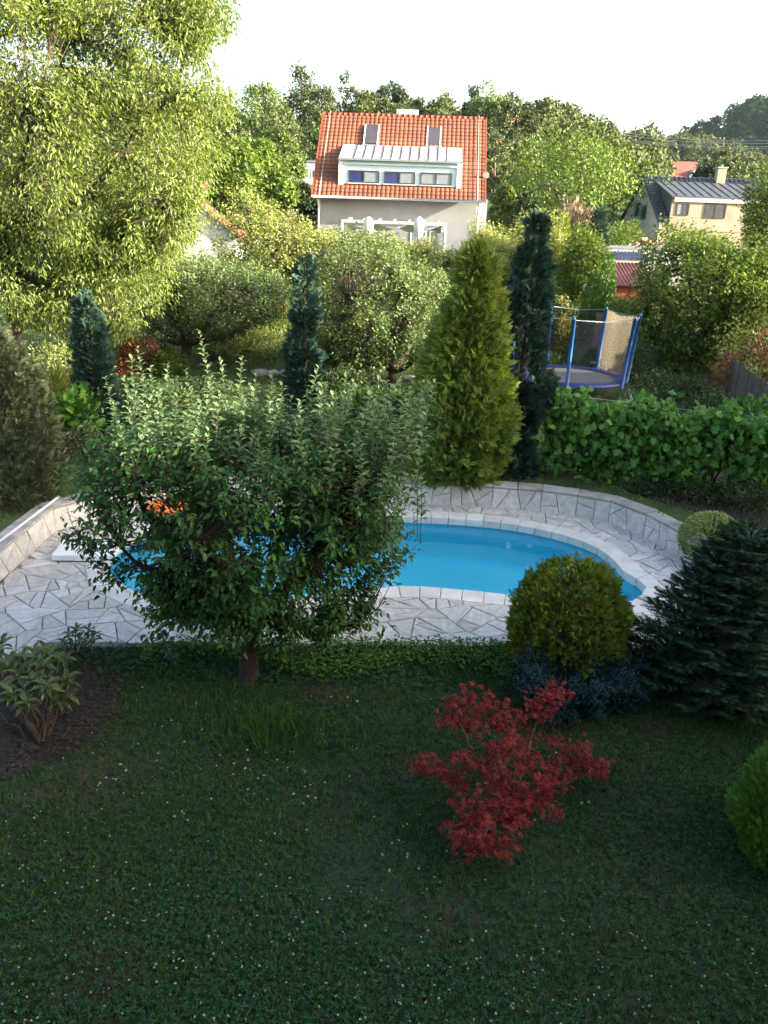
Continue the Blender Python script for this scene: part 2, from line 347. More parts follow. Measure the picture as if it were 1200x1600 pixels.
# building materials
M_TILE = surf_mat('red_clay_tile', (0.156, 0.0515, 0.0281), (0.2418, 0.0858, 0.0452), 1.2, .8, .15, 20, island=.2, stain=(.6, (0.117, 0.0468, 0.0312), .6))
M_TILED = surf_mat('dark_glazed_tile', (0.0108, 0.0114, 0.015), (0.021, 0.0222, 0.027), 1.5, .35, .05, 20, spec=.7, island=.2)
M_RIDGE = surf_mat('ridge_clay', (0.2028, 0.0429, 0.0218), (0.2652, 0.0624, 0.0312), 2, .7, .1)
M_GREYW = surf_mat('grey_render', (.225, .232, .24), (.275, .28, .285), 1.2, .9, .15, 30, stain=(.5, (.19, .19, .19), .6))
M_CREAM = surf_mat('cream_render', (.30, .235, .165), (.37, .30, .22), .8, .9, .15, 25, stain=(.7, (.30, .19, .125), .56))
M_WHITEW = surf_mat('white_render', (0.4056, 0.3978, 0.3783), (0.468, 0.4602, 0.4368), 1, .9, .1, 25)
M_PALEW = surf_mat('pale_render', (0.39, 0.3822, 0.3588), (0.468, 0.4563, 0.429), 1, .9, .1, 25)
M_DORM = surf_mat('pale_blue_paint', (.40, .56, .62), (.46, .62, .67), 1, .6, 0)
M_WHITE = surf_mat('white_paint', (0.5616, 0.5616, 0.5538), (0.6084, 0.6084, 0.6006), 1, .5, 0)
M_ZINC = surf_mat('zinc_sheet', (.045, .048, .056), (.07, .074, .082), 2, .5, .05)
M_GLASSW = surf_mat('roof_glazing', (0.4368, 0.4446, 0.4368), (0.5772, 0.5772, 0.5694), 3, .12, 0, spec=.8)
M_FRAME = surf_mat('dark_frame', (.03, .032, .036), (.05, .052, .056), 4, .5, 0)
M_PANE = surf_mat('window_pane', (.04, .05, .055), (.08, .09, .10), 1.5, .05, 0, spec=1.0)
M_PANEL = surf_mat('pale_blind', (.16, .20, .225), (.24, .28, .30), 1.5, .1, 0, spec=.9)
M_PANEB = surf_mat('blue_blind', (.02, .03, .11), (.03, .045, .15), 1.5, .15, 0, spec=.8)
M_BLIND = surf_mat('dark_blind', (.045, .04, .05), (.065, .06, .07), 2, .3, 0)
M_METAL = surf_mat('galvanised_metal', (.32, .33, .34), (.44, .45, .46), 8, .4, 0, metal=.7)
M_DARKM = surf_mat('dark_metal', (.02, .02, .022), (.04, .04, .04), 6, .5, 0, metal=.4)
M_BLUEP = surf_mat('blue_foam', (.01, .075, .24), (.016, .11, .32), 2, .5, .05)
M_PAD = surf_mat('blue_pad', (.008, .018, .10), (.014, .03, .16), 3, .45, .1)
M_MAT = surf_mat('jumping_mat', (.15, .14, .14), (.22, .21, .2), 2, .7, 0)
M_WOODO = surf_mat('old_wood', (.06, .05, .042), (.15, .125, .10), 5, .9, .4, 30, island=.35)
M_WOODL = surf_mat('light_wood', (.20, .14, .09), (.32, .24, .16), 5, .85, .3, 30)
M_RED = surf_mat('red_plastic', (.55, .03, .02), (.62, .05, .03), 2, .4, 0)
M_CORR = surf_mat('red_corrugated_sheet', (0.1638, 0.0546, 0.0382), (0.2293, 0.0874, 0.0655), 1.5, .7, .1)
M_CORRG = surf_mat('grey_corrugated_sheet', (.10, .105, .12), (.16, .165, .18), 1.5, .7, .1)
M_BRICKR = surf_mat('orange_red_board', (0.19, 0.035, 0.015), (0.23, 0.05, 0.02), 2, .8, .1)
M_GREENS = surf_mat('green_shutter', (.03, .16, .10), (.04, .2, .13), 2, .6, 0)
M_RUBBLE = surf_mat('tan_rubble', (0.2808, 0.195, 0.1092), (0.39, 0.2886, 0.1716), 3, .9, .4, 20, island=.3)
M_STONE = surf_mat('field_stone', (.3, .29, .27), (.48, .46, .43), 4, .8, .4, 20, island=.3)
def net():
    m, t, o = nodes_of('safety_net')
    d = N(t, 'ShaderNodeBsdfDiffuse'); d.inputs['Color'].default_value = (.30, .26, .19, 1)
    tl = N(t, 'ShaderNodeBsdfTranslucent'); tl.inputs['Color'].default_value = (.30, .26, .19, 1)
    a = N(t, 'ShaderNodeMixShader', Fac=.5); t.links.new(d.outputs[0], a.inputs[1]); t.links.new(tl.outputs[0], a.inputs[2])
    tr = N(t, 'ShaderNodeBsdfTransparent'); mx = N(t, 'ShaderNodeMixShader', Fac=.5)
    t.links.new(tr.outputs[0], mx.inputs[1]); t.links.new(a.outputs[0], mx.inputs[2]); t.links.new(mx.outputs[0], o.inputs['Surface']); return m
M_NET = net()
def dark_net():
    m, t, o = nodes_of('dark_net'); d = N(t, 'ShaderNodeBsdfDiffuse'); d.inputs['Color'].default_value = (.012, .014, .02, 1); tr = N(t, 'ShaderNodeBsdfTransparent'); mx = N(t, 'ShaderNodeMixShader', Fac=.33)
    t.links.new(tr.outputs[0], mx.inputs[1]); t.links.new(d.outputs[0], mx.inputs[2]); t.links.new(mx.outputs[0], o.inputs['Surface']); return m
M_NETD = dark_net()

# ================================================================== GROUND, TERRAIN
def catmull(P, n=8, closed=True):
    P = np.array(P, float); k = len(P); out = []
    for i in range(k if closed else k - 1):
        if closed: a, b, c, d = P[(i-1) % k], P[i], P[(i+1) % k], P[(i+2) % k]
        else: a, b, c, d = P[max(i-1, 0)], P[i], P[i+1], P[min(i+2, k-1)]
        for j in range(n):
            t = j / n
            out.append(.5 * ((2*b) + (c-a)*t + (2*a-5*b+4*c-d)*t*t + (3*b-a-3*c+d)*t**3))
    if not closed: out.append(P[-1])
    return np.array(out)
POOL = catmull([(4.33,11.8),(4.30,12.06),(4.13,12.30),(4.07,12.9),(3.8,13.6),(3.07,14.2),(2.25,14.53),(1.26,14.67),(.5,14.67),(-1.0,14.55),(-2.45,14.3),(-3.6,13.98),(-4.2,13.6),(-4.55,12.95),(-4.6,12.3),(-4.42,11.7),(-4.1,11.25),(-3.6,10.87),(-2.8,10.62),(-1.88,10.78),(-.95,11.12),(-.06,11.42),(.45,11.5),(1.06,11.46),(1.91,11.33),(2.8,11.12),(3.5,11.1),(4.0,11.3)], 6)
PN = len(POOL)
def pool_normals():
    tg = np.roll(POOL, -1, 0) - np.roll(POOL, 1, 0); tg /= np.linalg.norm(tg, axis=1)[:, None]
    return np.stack([tg[:, 1], -tg[:, 0]], 1)      # outward for a counter-clockwise outline
PNORM = pool_normals()
POUT = POOL + PNORM * .30
c0 = np.array([0.0, 12.7])
mb = MB(); rings = [POOL + PNORM * .16]
for s_ in (1.25, 1.8, 3, 6, 14, 40, 120, 500): rings.append(c0 + (rings[0] - c0) * s_)
V = np.concatenate([np.c_[r, np.zeros(PN)] for r in rings]); F = []
for k in range(len(rings) - 1):
    for i in range(PN): j = (i + 1) % PN; F.append((k*PN + i, (k+1)*PN + i, (k+1)*PN + j, k*PN + j))
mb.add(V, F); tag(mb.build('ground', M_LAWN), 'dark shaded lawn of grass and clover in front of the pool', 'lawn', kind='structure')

WALLP = [(-6.0, 7.4), (-5.97, 11.2), (-5.93, 13.35), (-5.32, 14.1), (-4.13, 14.95), (-1.8, 15.33), (.67, 15.48), (2.2, 15.42), (3.17, 15.28), (3.85, 15.08), (4.44, 14.78), (4.93, 14.1), (5.30, 13.2), (5.52, 12.1)]
bnd = [(-6.15, -1), (-6.15, 4), (-6.15, 7.3)] + [tuple(np.array(p) + unit(np.array(p) - np.array([0., 10.5])) * .18) for p in WALLP] + [(6.3, 11.3), (7.5, 10.8), (10, 10.3), (16, 9.8), (30, 8)]
bnd = np.array(bnd); wall_last = len(bnd) - 6
dense = []; isw = []
for i in range(len(bnd) - 1):
    m_ = max(2, int(np.linalg.norm(bnd[i+1] - bnd[i]) / .8))
    for j in range(m_): dense.append(bnd[i] + (bnd[i+1] - bnd[i]) * j / m_); isw.append(i <= wall_last)
dense = np.array(dense); BN = len(dense)
dirs = unit(dense - np.array([0.0, 7.0]))
ts = [0, .9, 2, 3.5, 5.5, 8, 11, 14, 18, 22, 27, 32, 38, 44, 50, 57, 64, 72, 80, 90, 100, 112, 126, 145, 175, 230, 330, 500, 900]
V = []
for k, t_ in enumerate(ts):
    for i in range(BN):
        p = dense[i] + dirs[i] * t_
        z = -.06 if (k == 0 and not isw[i]) else terr(p[0], p[1])
        z += .05 * math.sin(p[0]*1.3) * math.sin(p[1]*1.1) if k > 1 else 0
        V.append((p[0], p[1], z))
F = [(k*BN + i, k*BN + i + 1, (k+1)*BN + i + 1, (k+1)*BN + i) for k in range(len(ts) - 1) for i in range(BN - 1)]
mb = MB(); mb.add(V, F, True); tag(mb.build('garden_terrain', M_TERR), 'grassy garden ground rising behind the pool wall', 'ground', kind='structure')

# ================================================================== POOL
pool = empty('swimming_pool', (0, 12.7, 0), 0, 'kidney shaped bright blue swimming pool with pale concrete coping', 'pool')
def off(p): return np.asarray(p, float) - np.array([0, 12.7, 0])
mb = MB(); ZF = -.72
V = np.concatenate([np.c_[POOL + PNORM*.02, np.full(PN, .0)], np.c_[POOL + PNORM*.02, np.full(PN, -.5)], np.c_[c0 + (POOL - c0) * .93, np.full(PN, ZF)]])
F = [(k*PN + i, k*PN + (i+1) % PN, (k+1)*PN + (i+1) % PN, (k+1)*PN + i) for k in (0, 1) for i in range(PN)]
F.append(tuple(2*PN + i for i in range(PN)))
mb.add(off(V), F); mb.build('basin', M_LINER, pool)
mb = MB(); V = np.c_[POOL + PNORM * .018, np.full(PN, -.11)]
mb.add(off(V), [tuple(range(PN))]); mb.build('water', M_WATER, pool)
# coping blocks
def resample(P, nrm, step):
    seg = np.linalg.norm(np.roll(P, -1, 0) - P, axis=1); cum = np.r_[0, np.cumsum(seg)]; tot = cum[-1]; n = int(tot / step)
    d = np.linspace(0, tot, n + 1)[:-1]; PP = np.vstack([P, P[:1]]); NN = np.vstack([nrm, nrm[:1]])
    return np.stack([np.interp(d, cum, PP[:, k]) for k in (0, 1)], 1), unit(np.stack([np.interp(d, cum, NN[:, k]) for k in (0, 1)], 1))
cp, cn = resample(POOL, PNORM, .34); n = len(cp)
for i in range(n):
    j = (i + 1) % n; g = .003; a, b = cp[i], cp[j]; na, nb_ = cn[i], cn[j]; d = unit(b - a)
    P = []
    z1 = .055 + RNG.normal() * .004
    for z in (-.1, z1):
        w = .34
        P += [(*(a + d*g - na*.03), z), (*(b - d*g - nb_*.03), z), (*(b - d*g + nb_*w), z - (.012 if z > 0 else 0)), (*(a + d*g + na*w), z - (.012 if z > 0 else 0))]
    mb = MB(); mb.hexa(off(np.array(P))); o = mb.build('coping_block', M_COPE, pool); bevel(o, .018, 2)

# ================================================================== CRAZY PAVING
def clip(poly, p, nrm):
    out = []; k = len(poly)
    for i in range(k):
        a, b = poly[i], poly[(i+1) % k]; da = (a[0]-p[0])*nrm[0] + (a[1]-p[1])*nrm[1]; db = (b[0]-p[0])*nrm[0] + (b[1]-p[1])*nrm[1]
        if da <= 0: out.append(a)
        if (da < 0 < db) or (db < 0 < da):
            t = da / (da - db); out.append((a[0] + (b[0]-a[0])*t, a[1] + (b[1]-a[1])*t))
    return out
def area(p): return .5 * sum(p[i][0]*p[(i+1) % len(p)][1] - p[(i+1) % len(p)][0]*p[i][1] for i in range(len(p)))
def voronoi(seeds, box, stretch=(1, 1)):
    sd = np.array(seeds); cells = []; st = np.array(stretch)
    for i, s_ in enumerate(sd):
        d = ((sd - s_) * st); o = np.argsort((d**2).sum(1))[1:22]
        poly = [(box[0], box[1]), (box[2], box[1]), (box[2], box[3]), (box[0], box[3])]
        for j in o:
            nrm = (sd[j] - s_) * st * st; poly = clip(poly, (sd[j] + s_) / 2, nrm)
            if len(poly) < 3: break
        cells.append(poly)
    return cells
def shrink(poly, g):
    if area(poly) < 0: poly = poly[::-1]
    res = list(poly); k = len(poly)
    for i in range(k):
        a, b = np.array(poly[i]), np.array(poly[(i+1) % k]); d = b - a; l = np.linalg.norm(d)
        if l < 1e-4: continue
        nrm = np.array([d[1], -d[0]]) / l; res = clip(res, a - nrm*g, nrm)
        if len(res) < 3: return []
    cl = [res[0]]
    for q in res[1:]:
        if math.hypot(q[0]-cl[-1][0], q[1]-cl[-1][1]) > .012: cl.append(q)
    return cl if len(cl) > 2 else []
def crumple(poly, amp):
    """split long edges with a small kink so that no stone is a clean polygon"""
    out = []; k = len(poly)
    for i in range(k):
        a, b = np.array(poly[i]), np.array(poly[(i+1) % k]); d = b - a; l = np.linalg.norm(d); out.append(tuple(a))
        if l > .12:
            nrm = np.array([d[1], -d[0]]) / l
            out.append(tuple(a + d*(.35 + .3*RNG.random()) - nrm*amp*RNG.random()))
    return out
def stone_mesh(poly, z0, z1, ch=.008):
    k = len(poly); c = np.mean(poly, 0); inn = [tuple(c + (np.array(p) - c) * (1 - ch * 2.2 / max(.08, np.linalg.norm(np.array(p) - c)))) for p in poly]
    tilt = RNG.normal(size=2) * .010
    V = [(p[0], p[1], z0) for p in poly] + [(p[0], p[1], z1 - ch) for p in poly] + [(p[0], p[1], z1 + (p[0]-c[0])*tilt[0] + (p[1]-c[1])*tilt[1]) for p in inn]
    F = [(i, (i+1) % k, k + (i+1) % k, k + i) for i in range(k)] + [(k+i, k+(i+1) % k, 2*k+(i+1) % k, 2*k+i) for i in range(k)] + [tuple(range(2*k, 3*k))]
    return V, F
terr_o = MB(); rr = [POOL + PNORM * .2, None]
front = [((-4.2, 9.36), unit(np.array([.0512, -1.]))), ]
PAVE = [(-5.95, 8.35), (-5.0, 8.85), (-4.2, 9.36), (-.8, 9.6), (1.5, 9.69), (4.2, 9.85), (5.1, 10.6), (5.55, 12.0)] + WALLP[:2:-1][1:] + [(-5.93, 13.35)]
# mortar bed: ring between the pool and the paving outline
def pave_r(th):
    d = np.array([math.cos(th), math.sin(th)]); best = 99; k = len(PAVE)
    for i in range(k):
        a, b = np.array(PAVE[i]), np.array(PAVE[(i+1) % k]); e = b - a; den = d[0]*e[1] - d[1]*e[0]
        if abs(den) < 1e-9: continue
        q = a - c0; t = (q[0]*e[1] - q[1]*e[0]) / den; u = (q[0]*d[1] - q[1]*d[0]) / den
        if t > 0 and -1e-6 <= u <= 1 + 1e-6: best = min(best, t)
    return c0 + d * best
inner = POOL + PNORM * .15
outer = np.array([pave_r(math.atan2(*(p - c0)[::-1])) for p in inner])
V = np.r_[np.c_[inner, np.full(PN, .006)], np.c_[outer, np.full(PN, .006)]]
terr_o.add(V, [(i, PN + i, PN + (i+1) % PN, (i+1) % PN) for i in range(PN)])
pave = tag(terr_o.build('pool_terrace', M_JOINT), 'crazy paving of pale marble slabs around the pool', 'paving', kind='structure')
def inside(p, poly):
    c = False; k = len(poly)
    for i in range(k):
        a, b = poly[i], poly[i-1]
        if (a[1] > p[1]) != (b[1] > p[1]) and p[0] < (b[0]-a[0]) * (p[1]-a[1]) / (b[1]-a[1]) + a[0]: c = not c
    return c
def shatter(poly, amin, amax, tilt=.6, prefer=None):
    """break a slab along random lines until the shards are small"""
    A = abs(area(poly))
    if len(poly) < 3 or A < RNG.uniform(amin, amax): return [poly]
    P = np.array(poly); c = P.mean(0) + (P[RNG.integers(len(P))] - P.mean(0)) * RNG.uniform(0, .35); d = P - P.mean(0); w, v = np.linalg.eigh(d.T @ d)
    ax = v[:, 1] if prefer is None else np.array(prefer, float); a = math.atan2(ax[1], ax[0]) + RNG.normal() * tilt; nrm = (math.cos(a), math.sin(a))
    A1, A2 = clip(poly, c, nrm), clip(poly, c, (-nrm[0], -nrm[1])); out = []
    for q in (A1, A2):
        if len(q) > 2: out += shatter(q, amin, amax, tilt, prefer)
    return out
seeds = []; sx, sy = .74, .52
for iy in range(16):
    for ix in range(18):
        seeds.append((-6.6 + (ix + (iy % 2) * .5 + RNG.uniform(-.45, .45)) * sx, 8.1 + (iy + RNG.uniform(-.45, .45)) * sy))
big_cells = voronoi(seeds, (-8, 7, 8, 17), (1, 1.2)); cells = []; seeds2 = []
for poly in big_cells:
    if len(poly) > 2:
        for q in shatter(poly, .06, .22): cells.append(q); seeds2.append(tuple(np.mean(q, 0)))
seeds = seeds2; POL = [tuple(p) for p in POUT - PNORM * .02]
cnt = 0
for s_, poly in zip(seeds, cells):
    if len(poly) < 3: continue
    c = np.mean(poly, 0)
    # outer limits
    for i in range(len(PAVE)):
        a, b = np.array(PAVE[i]), np.array(PAVE[(i+1) % len(PAVE)])
        if i in (0, 1) and c[0] > -4.2: continue
        if i in (2, 3, 4) and c[0] < -4.4: continue
        d = b - a; poly = clip(poly, a, (d[1], -d[0])) if len(poly) > 2 else []
    if len(poly) < 3: continue
    c = np.mean(poly, 0); dd = np.linalg.norm(POUT - c, axis=1)
    for i in np.argsort(dd)[:1]:
        q = POUT[i] - PNORM[i] * .03
        poly = clip(poly, q, -PNORM[i])
    # second cut where the outline bends around the stone
    if len(poly) > 2:
        for v in list(poly):
            dv = np.linalg.norm(POUT - np.array(v), axis=1); i = int(np.argmin(dv)); q = POUT[i] - PNORM[i]*.03
            if np.dot(np.array(v) - q, PNORM[i]) < -.05 and len(poly) > 2: poly = clip(poly, q, -PNORM[i])
    if len(poly) < 3 or abs(area(poly)) < .012: continue
    poly = shrink(poly, .0065)
    if len(poly) < 3 or area(poly) < .008: continue
    poly = crumple(poly, .007)
    V, F = stone_mesh(poly, 0.0, .026 + RNG.normal() * .003); mb = MB(); mb.add(V, F); mb.build('paving_stone', M_PATH, pave); cnt += 1

# ================================================================== LOW STONE WALL round the terrace
wall = empty('pool_wall', (0, 15.4, 0), 0, 'low curved retaining wall clad in pale marble around the pool', 'wall')
wo = np.array([0, 15.4, 0]); WP = np.array(WALLP); WH = .5
seg_n = []
for i in range(len(WP) - 1):
    d = unit(WP[i+1] - WP[i]); seg_n.append(np.array([d[1], -d[0]]))       # inward (towards the pool)
vn = [seg_n[0]] + [unit(seg_n[i-1] + seg_n[i]) for i in range(1, len(seg_n))] + [seg_n[-1]]
vn = np.array(vn); mb = MB(); fr = WP - vn * .012; bk = WP - vn * .30; n = len(WP)
V = np.r_[np.c_[fr, np.full(n, -.05)], np.c_[fr, np.full(n, WH - .05)], np.c_[bk, np.full(n, WH - .05)], np.c_[bk, np.full(n, -.05)]] - wo
F = [(k*n + i, k*n + i + 1, (k+1)*n + i + 1, (k+1)*n + i) for k in range(3) for i in range(n - 1)] + [(0, n, 2*n, 3*n), (n-1, 4*n-1, 3*n-1, 2*n-1)]
mb.add(V, F); mb.build('core', M_JOINT, wall)
for i in range(len(WP) - 1):
    a, b = WP[i], WP[i+1]; L = np.linalg.norm(b - a); d = (b - a) / L; nn = seg_n[i]
    # cladding
    for poly in shatter([(0, 0), (L, 0), (L, WH - .055), (0, WH - .055)], .09, .26, .32):
        if len(poly) < 3: continue
        poly = shrink(poly, .005)
        if len(poly) < 3 or area(poly) < .004: continue
        poly = crumple(poly, .004); V, F = stone_mesh(poly, -.012, .014 + RNG.normal() * .003, .006); V = np.array(V)
        Wd = np.c_[a[0] + d[0]*V[:, 0] + nn[0]*V[:, 2], a[1] + d[1]*V[:, 0] + nn[1]*V[:, 2], V[:, 1]] - wo
        mb = MB(); mb.add(Wd, F); mb.build('cladding_stone', M_WALLS, wall)
    # cap slabs
    nc = max(1, int(round(L / .62)))
    for k in range(nc):
        t0, t1 = k / nc, (k + 1) / nc; e = .005 / L
        def q(t, o_): 
            p = a + (b - a) * t; v = unit(vn[i] * (1 - t) + vn[i+1] * t); return p + v * o_
        P = []
        for z in (WH - .05, WH + RNG.normal() * .004):
            P += [(*q(t0 + e, .035), z), (*q(t1 - e, .035), z), (*q(t1 - e, -.32), z), (*q(t0 + e, -.32), z)]
        mb = MB(); mb.hexa(np.array(P)[[3, 2, 1, 0, 7, 6, 5, 4]] - wo); o = mb.build('cap_stone', M_CAP, wall); bevel(o, .012, 1)

# ================================================================== PLANT BUILDERS
def limb_path(a, b, n=6, lift=.25, jit=.06):
    a, b = np.array(a, float), np.array(b, float); L = np.linalg.norm(b - a); t = np.linspace(0, 1, n)[:, None]
    mid = (a + b) / 2 + np.array([0, 0, -lift * L]) * 0 + np.array([(b - a)[0] * .12, (b - a)[1] * .12, -lift * L * .35])
    P = (1-t)**2 * a + 2*t*(1-t) * mid + t**2 * b
    P[1:-1] += RNG.normal(size=(n - 2, 3)) * jit * L * .35
    return P
def far_pick(P, k):
    idx = [int(np.argmax(np.linalg.norm(P - P.mean(0), axis=1)))]; d = np.linalg.norm(P - P[idx[0]], axis=1)
    while len(idx) < k:
        i = int(np.argmax(d)); idx.append(i); d = np.minimum(d, np.linalg.norm(P - P[i], axis=1))
    return idx
def twig_tree(name, label, base, fork, tips, tr=.12, nlimb=7, per=16, tl=.45, ll=.08, lw=.045, leaf=None, tplt=T_OVATE, bark=None, droop=.3, up=.35, along=.5,
              group=None, cat='tree', spread=.10, limb_end=.72, twigs=True, tw=.006, lift=.25, hang=0.0, leafdir_up=.9):
    base = np.array(base, float); fork = np.array(fork, float); tips = np.array(tips, float)
    root = empty(name, base, 0, label, cat, group)
    m = MB(); P = limb_path(base + np.array([0, 0, -.08]), fork, 6, 0, .05); rr_ = np.linspace(tr, tr * .8, 6); rr_[0] *= 1.35; m.tube(P - base, rr_, 10); m.build('trunk', bark or M_BARK, root)
    mbr = MB(); nodes = [fork[None, :]]
    for i in far_pick(tips, nlimb):
        P = limb_path(fork, fork + (tips[i] - fork) * limb_end, 8, lift); l_ = np.linspace(tr * .62, tr * .13, 8); mbr.tube(P - base, l_, 6); nodes.append(P[2:])
    nodes = np.concatenate(nodes)
    n = len(tips); cen = tips.mean(0) - np.array([0, 0, .25 * np.ptp(tips[:, 2])])
    st = np.empty((n, 3))
    for i in range(n):
        d = np.linalg.norm(nodes - tips[i], axis=1) + .6 * np.maximum(0, nodes[:, 2] - tips[i, 2] - .2) * (0 if hang else 1); st[i] = nodes[int(np.argmin(d))]
    dirv = unit(unit(tips - st) * .7 + unit(tips - cen) * .5 + np.array([0, 0, up]) + rnd(n, .25))
    if hang: dirv = unit(dirv * (1 - hang) + np.array([0, 0, -1.]) * hang)
    if twigs:
        for i in range(n):
            e = tips[i] - dirv[i] * tl; mbr.tube(np.array([st[i], (st[i] + e) / 2 + rnd(1, .03)[0], e, tips[i]]) - base, [tw * 2, tw * 1.6, tw, tw * .4], 3, False)
    mbr.build('branches', bark or M_BARK, root)
    k = n * per; ti = np.repeat(np.arange(n), per); s_ = np.tile(np.linspace(0, 1, per), n) + RNG.uniform(-.04, .04, k)
    ax = dirv[ti]; P = tips[ti] - ax * (tl * (1 - s_))[:, None]
    ph = np.tile(np.arange(per) * 2.4, n) + RNG.uniform(0, 6.28, n)[ti]
    a = unit(np.cross(ax, np.array([.3, .2, .93]))); b = np.cross(ax, a); rad = np.cos(ph)[:, None] * a + np.sin(ph)[:, None] * b
    P = P + rad * spread * .3 + rnd(k, spread * .4)
    D = rad * 1.0 + ax * along + np.array([0, 0, -droop]) + rnd(k, .25)
    Nn = np.array([0, 0, leafdir_up]) + rad * .25 + rnd(k, .3)
    sz = RNG.uniform(.7, 1.2, k) * (1 - .25 * s_)
    m = MB(); m.inst(tplt, P - base, D, Nn, ll * sz, lw * sz); m.build('crown', leaf, root)
    return root
def ell_tips(n, c, r, shell=.45, lump=.18, seed=0., zc=-1.0):
    """points in an ellipsoid, more towards the skin, lumpy outline"""
    out = []
    c, r = np.array(c, float), np.array(r, float)
    while len(out) < n:
        d = unit(RNG.normal(size=3)); q = RNG.random() ** (1/3); q = shell + (1 - shell) * q if RNG.random() < .75 else q
        q *= 1 + lump * float(wob(d[None, :] * 2.2, 1.3, seed)[0]) * 1.6
        p = d * q
        if p[2] < zc: continue
        out.append(c + p * r)
    return np.array(out)
def cloud_tree(name, label, base, h, r, leaf, n=5000, ls=.3, lw=.6, trunk=.25, crown_lo=.22, clumps=40, bark=None, seed=1., group=None, cat='tree', cr=.24, tplt=T_RHOMB, squash=.8, prof=None):
    base = np.array(base, float); root = empty(name, base, 0, label, cat, group)
    cz = h * (crown_lo + 1) / 2; rz = h * (1 - crown_lo) / 2
    C = ell_tips(clumps, (0, 0, cz), (r * .82, r * .82, rz * .86), .7, .22, seed)
    if prof is not None:
        f = np.array([prof(z / h) for z in C[:, 2]]); C[:, 0] *= f; C[:, 1] *= f
    m = MB(); top = np.array([RNG.normal() * .1 * r, RNG.normal() * .1 * r, h * .82]); tp = limb_path((0, 0, -.3), top, 7, 0, .03); m.tube(tp, np.linspace(trunk, trunk * .2, 7), 7); m.build('trunk', bark or M_BARK, root)
    m = MB()
    for i in range(0, clumps, 2):
        z0 = min(h * .8, max(h * crown_lo * .8, C[i, 2] - .5 * np.hypot(C[i, 0], C[i, 1]))); k = int(np.argmin(abs(tp[:, 2] - z0)))
        m.tube(limb_path(tp[k], C[i], 5, .1), np.linspace(trunk * .35, trunk * .07, 5), 4, False)
    m.build('branches', bark or M_BARK, root)
    ci = RNG.integers(0, clumps, n); g = rnd(n); g = unit(g) * (RNG.random(n) ** .45)[:, None]
    sz = RNG.uniform(.7, 1.25, clumps)[ci] * cr * r * 1.5
    P = C[ci] + g * np.stack([sz, sz, sz * squash], 1); P = P + rnd(n, .02 * r)
    out_ = unit(g * .8 + unit(P - np.array([0, 0, cz])) * .5)
    D = out_ * .5 + np.array([0, 0, -.25]) + rnd(n, .6); Nn = out_ * .9 + np.array([0, 0, .5]) + rnd(n, .45)
    L = ls * RNG.uniform(.6, 1.3, n); m = MB(); m.inst(tplt, P, D, Nn, L, L * lw); m.build('crown', leaf, root)
    return root
def cone_shrub(name, label, base, h, prof, leaf, n=5000, ls=.18, tplt=T_SPRAY, lwf=.9, lump=.10, freq=2.2, seed=0., inner=.35, upw=.8, cat='shrub', group=None, bark=None, trunk=.06, outw=.6, lean=(0, 0), clumps=0, csz=.16):
    """thuja, cypress, globe: sprays over a body of revolution given by prof(t) -> radius"""
    base = np.array(base, float); root = empty(name, base, 0, label, cat, group)
    m = MB(); m.tube([(0, 0, -.05), (lean[0]*.5, lean[1]*.5, h*.5), (lean[0]*.95, lean[1]*.95, h*.93)], [trunk, trunk*.6, trunk*.15], 7); m.build('trunk', bark or M_BARK, root)
    tt = np.linspace(0, 1, 200); R0_ = np.array([prof(t) for t in tt]); w = R0_ + .05; cdf = np.cumsum(w) / w.sum()
    t = np.interp(RNG.random(n), cdf, tt); th = RNG.uniform(0, 2*math.pi, n); o = np.stack([np.cos(th), np.sin(th), np.zeros(n)], 1)
    r = np.interp(t, tt, R0_); q = np.where(RNG.random(n) < inner, RNG.uniform(.45, .85, n), RNG.uniform(.85, 1.03, n))
    P = o * (r * q)[:, None]; P[:, 2] = t * h
    lumpv = wob(P, freq, seed) + .6 * wob(P, freq * 2.6, seed + 2); P[:, :2] *= (1 + lump * lumpv)[:, None]
    if clumps:
        ci = RNG.integers(0, min(clumps, n), n); keep = RNG.random(n) < .78; Pc = P[ci].copy(); oc = o[ci]; off_ = rnd(n) * csz * np.array([.55, .55, .75]); Pn = Pc + oc * .05 + off_
        P = np.where(keep[:, None], Pn, P * np.array([.9, .9, 1])); o = np.where(keep[:, None], unit(oc + unit(off_) * .6), o); t = np.clip(P[:, 2] / h, 0, 1.02); P[:, 2] = np.clip(P[:, 2], .02, h)
    P[:, 0] += lean[0] * t; P[:, 1] += lean[1] * t
    D = o * outw + np.array([0, 0, upw]) + rnd(n, .35); Nn = np.cross(o, [0, 0, 1.]) * RNG.choice([-1, 1], n)[:, None] * .7 + o * .6 + rnd(n, .35)
    L = ls * RNG.uniform(.65, 1.3, n); m = MB(); m.inst(tplt, P, D, Nn, L, L * lwf); m.build('crown', leaf, root)
    return root
